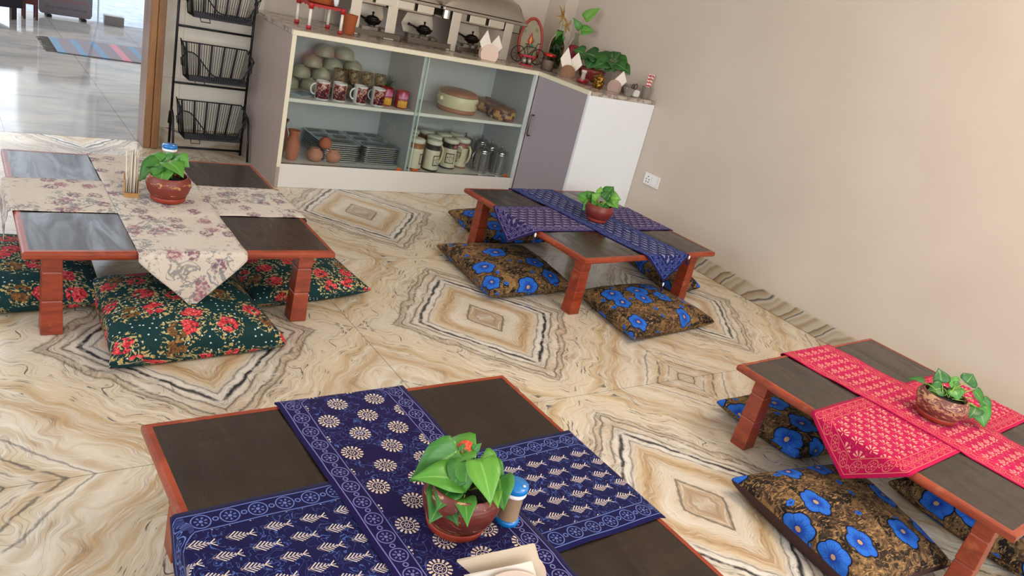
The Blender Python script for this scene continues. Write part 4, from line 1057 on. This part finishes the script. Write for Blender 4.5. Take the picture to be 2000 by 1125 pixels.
for i, (x, lb) in enumerate(((1.995, 'dark bronze burner with handle, leftmost of three under the chafing dishes'), (2.322, 'dark bronze burner with handle, middle of three under the chafing dishes'), (2.655, 'dark bronze burner with handle, rightmost of three, behind the pink napkin holder'))):
    t = thing('fuel_burner', lb, 'burner', (x, 4.09, CT), 0, 'fuel burners under the chafing dishes')
    B().lathe([(0, .058), (.020, .058), (.042, .070), (.050, .086), (.051, .090), (.040, .091), (0, .091)], 26).go('bowl', bronze, t)
    B().lathe([(0, .0915), (.040, .0915), (.032, .102), (.018, .108), (.005, .110), (.005, .118), (.008, .122), (.006, .128), (0, .130)], 22).go('cover', bronze, t)
    hb = B(); hb.tube([(-.045, 0, .086), (-.075, 0, .096), (-.105, 0, .102)], [.006, .0055, .008], 8); hb.go('handle', bronze, t)
    pl = B(); Mx = Matrix.Rotation(PI/2, 4, 'X'); Mx.translation = (0, .085, 0)
    pl.prism([(-.105, .095), (-.080, .150), (-.060, .172), (.085, .172), (.105, .10), (.085, .05), (-.085, .05)], -.001, .001, Mx)
    pl.box(-.085, .050, .048, .085, .086, .0500); pl.go('heat_plate', satin, t)
    st = B()
    for sx in (-1, 1): st.box(sx*.078-.010, -.03, .0005, sx*.078+.010, -.028, .0505); st.box(sx*.078-.010, .050, .0005, sx*.078+.010, .052, .0505); st.box(sx*.078-.010, -.028, .048, sx*.078+.010, .050, .0502)
    st.lathe([(.018, .0505), (.022, .0505), (.022, .0575), (.018, .0575)], 18); st.box(-.078, -.012, .0480, .078, .012, .0504)
    st.go('support', dkst, t)
    wr = B(); wr.tube([(-.135, -.085, .0022), (-.135, -.085, .038), (.145, -.085, .038), (.145, -.085, .0022)], .0022, 6)
    wr.box(-.132, -.084, .012, .142, -.083, .036); wr.box(-.133, -.0875, .001, -.120, -.0825, .004)
    wr.go('front_bracket', dkst, t)

holder((2.672, 3.905, CT), -.25, 'pale pink napkin holder with white napkins, in front of the chafing dishes', pinkcard, R_=.056, gap=.036)
napkin((2.660, 3.898, CT+.0035), -.25, 'white napkin fan leaning left in the pale pink holder on the counter', s=.125, sx=-.8)
napkin((2.680, 3.910, CT+.0035), -.25, 'white napkin fan leaning right in the pale pink holder on the counter', s=.112)
# salt and pepper caddy
t = thing('salt_and_pepper_set', 'clear twin shaker set with red-pink base and lid on the counter edge', 'shaker', (2.995, 3.955, CT), -.1)
pinkp = mat('pink_red_plastic', 'B83048', .3)
b = B(); b.box(-.040, -.018, 0, .040, .018, .008); b.go('base', pinkp, t, bevel=.003)
for sx, cc_ in ((-1, 'E4E0DA'), (1, 'D8CBB8')):
    B().lathe([(0, .0085), (.016, .0085), (.016, .052), (0, .052)], 18, (sx*.019, 0, 0)).go('jar', glass_mat('clear_jar_glass', 'F2EEEA', .3), t)
    B().lathe([(0, .0095), (.0145, .0095), (.0145, .034), (0, .034)], 18, (sx*.019, 0, 0)).go('contents', mat('spice_'+cc_, cc_, .8), t)
b = B(); b.box(-.041, -.019, .0525, .041, .019, .064); b.go('lid', pinkp, t, bevel=.004)
# oval tray with red rim, painted motifs, standing behind a wire bicycle
def b_oval():
    x, y, z = sep(tc()); c = mix(nz(tc(), 12, 3), 'A89C84', '8E8468')
    v = vor(tc(), 26, .9, dim='3D'); rc = sep(v.outputs['Color'])
    c = mix((V(v.outputs['Distance']) < .36)*(rc[0] > .45)*.8, c, '6A7C48')
    c = mix((ab(x)*1.3+ab(z-.13)*.55 < .030), c, 'A0301C'); c = mix((ab(x)*2+ab(z-.135)*.6 < .018), c, 'E0A040')
    return dict(color=mix(hyp(x-.012, z-.10) < .014, c, '2E7C58'))
t = thing('oval_tray', 'red-rimmed oval painted tray leaning upright on the counter', 'tray', (3.150, 4.160, CT+.002), -.25)
pl = []
for i in range(40):
    a = 2*PI*i/40; pl.append((.078*math.cos(a)*(1+.10*math.sin(a)*-1), .135+.134*math.sin(a)))
Mt = Matrix.Rotation(-.10, 4, 'X') @ Matrix.Rotation(PI/2, 4, 'X')
B().prism(pl, -.002, .002, Mt).go('panel', mat('painted_tray_panel', build=b_oval, rough=.5), t)
b = B(); b.tube([tuple(Mt @ Vector((x, y, 0))) for x, y in pl], .0095, 10, closed=True); b.go('rim', mat('red_tray_rim', 'A8382C', .45), t)
blackw = mat('black_wire', '141414', .4, metal=.3)
t = thing('bicycle_ornament', 'black wire bicycle ornament in front of the oval tray', 'ornament', (3.085, 4.075, CT), -.15)
for cx in (-.072, .072):
    b = B(); R_ = .048; c0 = Vector((cx, 0, R_+.003))
    b.tube([c0+Vector((R_*math.cos(q*PI/14), 0, R_*math.sin(q*PI/14))) for q in range(28)], .0028, 6, closed=True)
    for q in range(8): b.tube([c0, c0+Vector((R_*math.cos(q*PI/4), 0, R_*math.sin(q*PI/4)))], .0011, 5)
    b.go('wheel', blackw, t)
b = B()
for p in ([(-.072, .0, .051), (-.02, .0, .105), (.045, .0, .105), (.072, .0, .051)], [(-.072, 0, .051), (.0, 0, .05), (-.022, 0, .115)], [(0, 0, .05), (.045, 0, .105), (.050, 0, .128), (.075, 0, .135)], [(-.036, 0, .117), (-.008, 0, .117)]): b.tube(p, .0026, 6)
b.go('frame', blackw, t)
# bottles with cuttings in the corner
greenw = glass_mat('green_bottle_glass', 'A8BEA4', -.05)
t = thing('glass_bottle_plant', 'glass bottle holding leafy cuttings and yellowed blooms in the corner', 'plant in bottle', (3.285, 4.060, CT), 0)
B().lathe([(0, .002), (.042, .002), (.050, .010), (.053, .14), (.046, .180), (.026, .205), (.024, .235), (.027, .24)], 26).go('bottle', greenw, t)
b = B(); rg = random.Random(8)
for i in range(110):
    a, q, z = rg.uniform(0, 2*PI), rg.uniform(0, .040), rg.uniform(.015, .175); p = Vector((q*math.cos(a), q*math.sin(a), z)); b.tube([p, p+Vector((rg.uniform(-.012, .012), rg.uniform(-.012, .012), rg.uniform(.008, .02)))], [.0065, .002], 5)
b.go('foliage', mat('mossy_green', '3C4A28', .8), t)
def leafset(parent, arr, name, tintr, mname=leaf_m, seed=2):
    rnd = random.Random(seed); V_, F_, U_, C_ = [], [], [], []; st = B()
    for b0, t0, w_ in arr:
        heart(b0, t0, w_, rnd.uniform(*tintr), (VIEW+Vector((rnd.uniform(-.3, .3), 0, rnd.uniform(-.2, .3)))).normalized(), V_, F_, U_, C_)
    me = bpy.data.meshes.new(name); me.from_pydata(V_, [], F_); me.update(); l = me.uv_layers.new(name='flat')
    for lp in me.loops: l.data[lp.index].uv = U_[lp.vertex_index]
    at = me.color_attributes.new('tint', 'FLOAT_COLOR', 'POINT')
    for i, c in enumerate(C_): at.data[i].color = (c, c, c, 1)
    return link(name, me, mname, parent, smooth=True, solid=.0005)
leafset(t, [((0, 0, .19), (-.055, -.03, .235), .06), ((0, 0, .18), (-.01, -.05, .165), .06), ((.005, 0, .185), (.02, -.04, .21), .045), ((0, -.01, .16), (-.04, -.04, .15), .05)], 'leaves', (.35, .7))
yel = mat('withered_yellow_petal', 'A07A30', .6); spk = B()
for c0, dirs in (((-.025, -.02, .33), [(-.05, 0, .055), (-.01, 0, .06), (-.055, 0, -.01), (.03, 0, -.03), (-.02, 0, -.06)]), ((.022, -.02, .275), [(.03, 0, .04), (-.02, 0, .045), (.035, 0, -.03), (0, 0, -.055), (-.03, 0, .0)])):
    c0 = Vector(c0)
    for d in dirs: d = Vector(d); spk.tube([c0, c0+d*.5+Vector((0, -.006, 0)), c0+d], [.007, .0055, .0008], 6)
spk.go('bloom', yel, t)
b = B(); b.tube([(0, 0, .12), (.004, -.005, .22), (-.008, -.012, .28), (-.025, -.02, .33)], .002, 6); b.tube([(0, 0, .15), (.014, -.01, .23), (.022, -.02, .275)], .002, 6); b.go('stems', stem_m, t)
t = thing('glass_bottle_plant', 'glass bottle with crimson contents and a tall leafy sprig in the corner', 'plant in bottle', (3.375, 3.995, CT), 0)
B().lathe([(0, .002), (.034, .002), (.040, .008), (.041, .155), (.032, .190), (.018, .212), (.018, .245), (.021, .25)], 26).go('bottle', clear, t)
B().lathe([(0, .004), (.031, .004), (.036, .010), (.038, .150), (.026, .172), (0, .176)], 22).go('contents', mat('crimson_filling', 'A01838', .6, bump=(70, .8)), t)
b = B(); b.tube([(0, 0, .08), (.004, 0, .2), (.008, 0, .27), (.02, -.01, .37)], .0018, 6); b.tube([(.0, 0, .12), (.008, 0, .2), (.02, -.01, .26)], .0016, 6); b.go('stems', stem_m, t)
leafset(t, [((.015, -.01, .345), (.085, -.055, .43), .05), ((.008, -.005, .275), (-.045, .03, .335), .036), ((.012, -.01, .27), (.085, -.06, .285), .052)], 'leaves', (.55, .85), seed=6)
# row along the corner counter
red_lid = mat('metallic_red_lid', 'A42018', .25, metal=.5)
t = thing('storage_jar', 'clear storage jar with metallic red lid', 'jar', (3.115, 3.895, CT), 0)
B().lathe([(0, 0), (.036, 0), (.039, .003), (.039, .074), (.036, .080), (.036, .0855), (0, .0855)], 28).go('jar', clear, t)
B().lathe([(0, .002), (.036, .002), (.036, .060), (0, .066)], 24).go('contents', mat('brownish_contents', '8E7466', .7, bump=(90, .6)), t)
B().lathe([(0, .086), (.040, .086), (.041, .089), (.041, .101), (.038, .104), (0, .105)], 28).go('lid', red_lid, t)
brn = mat('varnished_brown_wood', build=woodf('6A3C18', '94602C'), rough=.35)
holder((3.155, 3.735, CT), -.65, 'brown wooden napkin holder on the corner counter', brn, R_=.046, gap=.034)
napkin((3.148, 3.731, CT+.0035), -.65, 'upright white napkin fan in the brown wooden holder, left one', s=.130, sx=-.75)
napkin((3.160, 3.741, CT+.0035), -.65, 'upright white napkin fan in the brown wooden holder, right one', s=.118)
t = thing('oval_dish', 'dark red oval dish on the corner counter', 'dish', (3.155, 3.580, CT), .5)
vs = B(); n = 30
M2 = Matrix.Diagonal((1.45, .9, 1, 1)).to_4x4()
vs.lathe([(0, 0), (.030, 0), (.040, .010), (.044, .024), (.041, .025), (.034, .012), (0, .008)], 30, M_=M2); vs.go('dish', mat('dark_red_lacquer', '8A1418', .15, coat=.5), t)
t = thing('glass_shaker', 'small clear shaker standing in the dark red dish', 'shaker', (3.150, 3.582, CT+.0085), 0)
B().lathe([(0, 0), (.014, 0), (.015, .003), (.013, .045), (.015, .05), (0, .0505)], 20).go('jar', mat('frosted_shaker', 'B8A698', .3), t)
B().lathe([(0, .051), (.0165, .051), (.0165, .066), (0, .068)], 20).go('cap', mat('pale_cap', 'C8BEB4', .35), t)
def b_gold():
    v = vor(tc(), 70, .8, dim='3D'); d = V(v.outputs['Distance'])
    return dict(color=mix(sstep(d, .2, .6), 'B88A38', '5E4010'), bump=(d, .9, .004))
gold = mat('embossed_gold', build=b_gold, rough=.35, metal=.75)
t = thing('gold_pot', 'small embossed gold-coloured pot with pointed lid', 'pot', (3.175, 3.465, CT), 0)
B().lathe([(0, 0), (.024, 0), (.030, .006), (.034, .030), (.030, .046), (.036, .054), (.034, .056), (0, .0555)], 28).go('body', gold, t)
B().lathe([(0, .0565), (.037, .0565), (.038, .060), (.024, .070), (.010, .076), (.006, .084), (.003, .094), (0, .096)], 28).go('lid', gold, t)
holder((3.285, 3.440, CT), -.75, 'dusky pink napkin holder on the corner counter end', mat('dusky_pink_board', 'A88C80', .6), R_=.042, gap=.030)
napkin((3.287, 3.440, CT+.0035), -.75, 'white napkin fan in the dusky pink holder', s=.095)
t = thing('potted_plant', 'low dark green leafy plant in a wide maroon pot on the corner counter', 'potted plant', (3.350, 3.745, CT), 0)
b = B(); b.lathe([(0, 0), (.055, 0), (.07, .02), (.088, .06), (.085, .075), (.078, .075), (.075, .06), (0, .058)], 34); b.go('pot', mat('deep_maroon_pot', '6E221C', .4), t)
B().lathe([(.0745, .0605), (.04, .064), (0, .064)], 20).go('soil', soil_m, t)
def off(key, d): return [tuple([q[0]+d[0], q[1]+d[1], q[2]+d[2], q[3]+d[0], q[4]+d[1], q[5]+d[2], q[6]]) for q in LEAVES[key]]
LEAVES['T2'] = off('T', (-.05, -.025, 0)); foliage('T2', t, tint=(.0, .32), seed=12)
# plate with a folded towel, scissors-like tongs, tumbler of striped straws, cut-glass bowls
cut = glass_mat('cut_glass', 'C8C2BC', .35, .12)
def cutglass(loc, R_, h_, label, nm='cut_glass_bowl', cat='bowl', flare=1.1):
    b = B(); n = 32; vs = []; fs = []
    pr = [(R_*.72, 0), (R_*.8, h_*.1), (R_, h_*.55), (R_*flare, h_), (R_*flare-.003, h_), (R_-.004, h_*.55), (R_*.7, h_*.12), (.001, h_*.1)]
    for r, z in pr:
        for i in range(n):
            a = 2*PI*i/n; k = r*(1+.045*(i % 2)); vs.append((k*math.cos(a), k*math.sin(a), z))
    for j in range(len(pr)-1):
        for i in range(n): fs.append((j*n+i, j*n+(i+1) % n, (j+1)*n+(i+1) % n, (j+1)*n+i))
    fs.append(tuple(range(n))[::-1]); b.add(vs, fs)
    return tag(b.go(nm, cut_m, loc=loc), label, cat, 'cut-glass ware at the counter end')
cut_m = mat('patterned_grey_glass', 'A8A098', .12, spec=.8, trans=.45)
cutglass((3.405, 3.455, CT), .040, .052, 'cut-glass bowl at the end of the counter behind the napkins')
cutglass((3.305, 3.335, CT), .026, .045, 'small cut-glass bowl at the front corner of the counter end', flare=1.25)
cutglass((3.462, 3.352, CT), .024, .070, 'cut-glass tumbler holding red and white striped straws', 'straw_tumbler', 'tumbler', 1.15)
def b_str():
    x, y, z = sep(tc()); th = at2(y, x); return dict(color=mix(sin(z*330+th) > 0, 'E8E2DC', 'C02830'))
strm = mat('red_white_stripe_paper', build=b_str, rough=.6); sb = B(); sb.tube([(0, 0, 0), (0, 0, .135)], .0036, 8); sme = sb.mesh('striped_straw'); sme.materials.append(strm)
for i, (dx, dy, tx, ty) in enumerate(((-.010, 0, .05, -.10), (-.004, .006, .02, -.03), (.002, -.006, .0, .03), (.007, .004, .08, .09), (.011, -.002, .03, .15), (0, .010, -.03, .06), (-.006, -.008, .0, -.05))):
    o = bpy.data.objects.new('striped_straw', sme); COL.objects.link(o); o.location = (3.462+dx*.5, 3.352+dy*.5, CT+.009); o.rotation_euler = (tx, ty, 0)
    tag(o, 'red and white striped paper straw in the cut-glass tumbler', 'straw', 'striped paper straws')
t = thing('folded_towel', 'small white folded cloth lying beside the cut-glass bowls', 'cloth', (3.372, 3.352, CT+.001), .2)
B().box(-.028, -.022, 0, .028, .022, .040).go('cloth', mat('white_towel', 'D8D6D2', .9), t, bevel=.008)
b = B(); 
for cx, r in ((-.018, .012), (.010, .015)): b.tube([(cx+r*math.cos(q*PI/9), 0, .056+r*math.sin(q*PI/9)) for q in range(18)], .0028, 6, closed=True)
b.tube([(-.008, 0, .054), (-.002, 0, .056)], .0028, 6)
o = b.go('metal_rings', mat('dark_metal_rings', '3A3432', .3, metal=.8), loc=(3.362, 3.352, CT+.002), rz=.2); tag(o, 'pair of dark metal ring handles resting on the white folded cloth', 'tongs')

# ------------------------------------------------------------------ wall socket
t = thing('wall_socket', 'white wall socket with switch on the right wall', 'socket', (XR, 3.137, .358), PI/2)
B().box(-.064, .0005, -.036, .064, .009, .036).go('plate', mat('white_socket_plastic', 'E4E2DE', .3), t, bevel=.003)
B().box(-.040, .0092, -.026, -.004, .0115, .026).go('switch', white_pl, t, bevel=.001)
so_ = B().box(.000, .0092, -.028, .056, .0108, .028).go('socket_face', white_pl, t, bevel=.001)
b = B()
for x, z in ((.028, .016), (.016, -.001), (.040, -.001), (.019, -.017), (.037, -.017)): b.tube([(x, .0108, z), (x, .0118, z)], .0037, 10)
b.go('pin_holes', mat('black_hole', '101010', .6), so_)

# ------------------------------------------------------------------ black wire rack with baskets
irn = mat('black_iron', '15151A', .4, metal=.4); navy = mat('navy_black_mesh', '12141E', .6)
t = thing('wire_basket_rack', 'tall black iron rack with hanging wire baskets beside the door frame', 'rack', (0, 0, 0), 0)
x0, x1, y0 = 1.045, 1.425, 4.300
for xx in (x0, x1): B().tube([(xx, y0, .006), (xx, y0, 1.3)], .0065, 10).go('upright', irn, t)
for z in (.03, .376, .665, .955, 1.26): B().tube([(x0, y0, z), (x1, y0, z)], .006, 8).go('crossbar', irn, t)
for xx in (x0-.008, x1+.002):
    pts = [(xx, y0-.125, .006), (xx, y0-.105, .12), (xx, y0-.075, .215), (xx, y0-.045, .240), (xx, y0-.015, .225), (xx, y0+.0, .16)]
    B().tube(pts, .0065, 8).go('foot', irn, t)
def basket(zb, ztop):
    b = B(); xa, xb, ya, yb = x0+.022, x1-.022, y0-.140, y0-.004; hz = ztop-zb; zf = zb+.035
    a = .030
    back = [(xa, yb, ztop), (xb, yb, ztop)]
    # rim: flat at the back, sweeping down at the sides to a low front
    def rimz(x):   # front rim height
        q = (x-xa)/(xb-xa)
        return zb+.035+(hz-.05)*(1-sst(q, .05, .45))*.9 if q < .5 else zb+.035+(hz-.06)*sst(q, .82, 1.0)*.9
    def sst(v, lo, hi): v = min(1, max(0, (v-lo)/(hi-lo))); return v*v*(3-2*v)
    N_ = 30
    fr_ = [(xa+(xb-xa)*i/N_, ya, rimz(xa+(xb-xa)*i/N_)) for i in range(N_+1)]
    r = B(); r.tube(back, .0035, 6); r.tube(fr_, .0035, 6); r.tube([(xa, yb, ztop), (xa, ya, rimz(xa))], .0035, 6); r.tube([(xb, yb, ztop), (xb, ya, rimz(xb))], .0035, 6)
    k = r.go('basket', irn, t)
    s = B(); bxa, bxb = xa+.02, xb-.03
    n = 26
    for i in range(n+1):
        q = i/n; xt, xl = xa+(xb-xa)*q, bxa+(bxb-bxa)*q
        wide = i % 5 in (2,)
        if wide: 
            d = Vector((xl-xt, 0, zb-ztop)); s.add([(xt-.006, yb, ztop), (xt+.006, yb, ztop), (xl+.006, yb-.004, zb), (xl-.006, yb-.004, zb), (xt-.006, yb-.002, ztop), (xt+.006, yb-.002, ztop), (xl+.006, yb-.006, zb), (xl-.006, yb-.006, zb)], [(0, 1, 2, 3), (7, 6, 5, 4), (0, 4, 5, 1), (2, 6, 7, 3), (1, 5, 6, 2), (0, 3, 7, 4)])
        else: s.tube([(xt, yb, ztop), (xl, yb-.004, zb)], .0016, 5)
        s.tube([(xt, ya, rimz(xt)), (xl, ya+.012, zb)], .0016, 5)
    for i in range(1, 8):
        q = i/8; yy = ya+(yb-ya)*q
        for xx, xl in ((xa, bxa), (xb, bxb)):
            zt = rimz(xx)+(ztop-rimz(xx))*q; s.tube([(xx, yy, zt), (xl, yy, zb)], .0016, 5)
    s.go('wires', irn, k)
    B().box(bxa, ya+.010, zb-.002, bxb, yb-.002, zb+.004).go('bottom_mesh', navy, k)
    lp = B().box(bxa, ya+.0085, zb-.002, bxb, ya+.0098, zb+.030).go('front_band', navy, k)
    for sx, xx in ((-1, xa), (1, xb)):
        zc = zb+hz*.9; h = B()
        h.tube([(xx, yb-.02, zc), (xx+sx*.010, yb-.03, zc+.035), (xx+sx*.004, yb-.06, zc+.015), (xx-sx*.006, yb-.085, zc-.02), (xx+sx*.006, yb-.075, zc-.05), (xx, yb-.05, zc-.06), (xx+sx*.010, yb-.06, zc-.055), (xx+sx*.010, yb-.08, zc-.085), (xx, yb-.075, zc-.095), (xx, yb-.05, zc-.06)], .0027, 6)
        h.go('hook', irn, k)
    B().tube([(bxa+.03, ya+.006, zb-.002), (bxa+.03, ya-.012, zb-.016), (bxa+.075, ya-.012, zb-.016), (bxa+.075, ya+.006, zb-.002)], .0024, 6).go('pull_loop', irn, k)
for zb, zt in ((.115, .290), (.420, .590), (.735, .905)): basket(zb, zt)

# ------------------------------------------------------------------ hall beyond the doorway
def b_rug():
    x, y, z = sep(tc()); q = mod(x*6.9+.1, 1.); c = mix((q > .12)*(q < .48), '6E6A72', '4F7F9E'); c = mix((x > .44)*(x < .50), c, 'B87080')
    n = nz(vscale(tc(), (60, 6, 1)), 4, 3); return dict(color=mix(n*.5, c, '85808A'), bump=(n, .4, .003))
t = thing('striped_rug', 'woven rug with blue and grey stripes on the hall floor', 'rug', (.812, 6.69, 0), 0)
B().prism([(0, 0), (1.0, -.03), (1.0, .68), (0, .58)], .001, .009).go('weave', mat('blue_grey_stripe_weave', build=b_rug, rough=.95), t)
b = B(); rg = random.Random(3)
for i in range(24):
    yy = .01+.56*i/23; b.tube([(0, yy, .005), (-.03, yy+rg.uniform(-.01, .01), .005), (-.055-rg.uniform(0, .03), yy+rg.uniform(-.02, .02), .004)], .003, 5)
b.go('fringe', mat('dark_fringe', '5E5C58', .95), t)
def b_board():
    x, y, z = sep(tc()); n = nz(vscale(tc(), (55, 1, 12)), 1, 4, .8); ln = (ab(mod(z+.01, .065)-.0325) < .011)*(ab(x) < .17)*(z > .06)
    n2 = nz(vscale(tc(), (160, 1, 120)), 1, 2)
    return dict(color=mix(ln*(n2 > .5)*(n > .42)*.8, '77727A', mix(z > .11, '4A4048', '9A4A50')))
t = thing('sign_board', 'grey standing notice board with faded lettering at the hall entrance', 'sign', (1.078, 8.40, 0), .06)
pl = [(-.215, .60), (-.215, .055), (-.205, .03), (-.19, .022), (.19, .022), (.205, .03), (.215, .055), (.215, .60)]
B().prism(pl, -.012, .012, Matrix.Rotation(PI/2, 4, 'X')).go('panel', mat('grey_notice_board', build=b_board, rough=.5), t)
for sx in (-1, 1): B().box(sx*.14-.02, -.06, .001, sx*.14+.02, .06, .0215).go('foot', mat('black_rubber', '18181A', .8), t)
tag(B().tube([(1.345, 8.42, .001), (1.345, 8.42, 3.699)], .007, 12).go('white_post', mat('white_enamel', 'E4E8EC', .3)), 'thin white upright post at the hall entrance beside the notice board', 'post')
tag(B().box(0, 0, 0, .165, .10, .085).go('grey_block', mat('grey_concrete', '7C7878', .8), loc=(1.395, 8.38, .001), rz=-.05), 'small grey block on the floor right of the notice board', 'block')
t = thing('low_bench', 'dark navy low bench on short legs at the far left of the hall', 'bench', (.30, 7.96, 0), .35)
B().box(-.5, -.2, .10, .36, .2, .42).go('body', mat('navy_black_upholstery', '12121E', .5), t, bevel=.01)
for x, y in ((-.42, -.15), (.30, -.15), (-.42, .15), (.30, .15)): B().box(x-.02, y-.02, .001, x+.02, y+.02, .0995).go('leg', mat('dark_leg_wood', '241C1A', .5), t)
t = thing('wooden_stool', 'small reddish stool standing beside the dark navy bench', 'stool', (.775, 8.12, 0), 0)
B().box(-.06, -.08, .125, .05, .08, .42).go('seat', mat('reddish_brown_paint', '5A2420', .5), t)
for x, y in ((-.05, -.07), (.04, -.07), (-.05, .07), (.04, .07)): B().box(x-.01, y-.01, .001, x+.01, y+.01, .1245).go('leg', mat('reddish_brown_paint', '5A2420', .5), t)
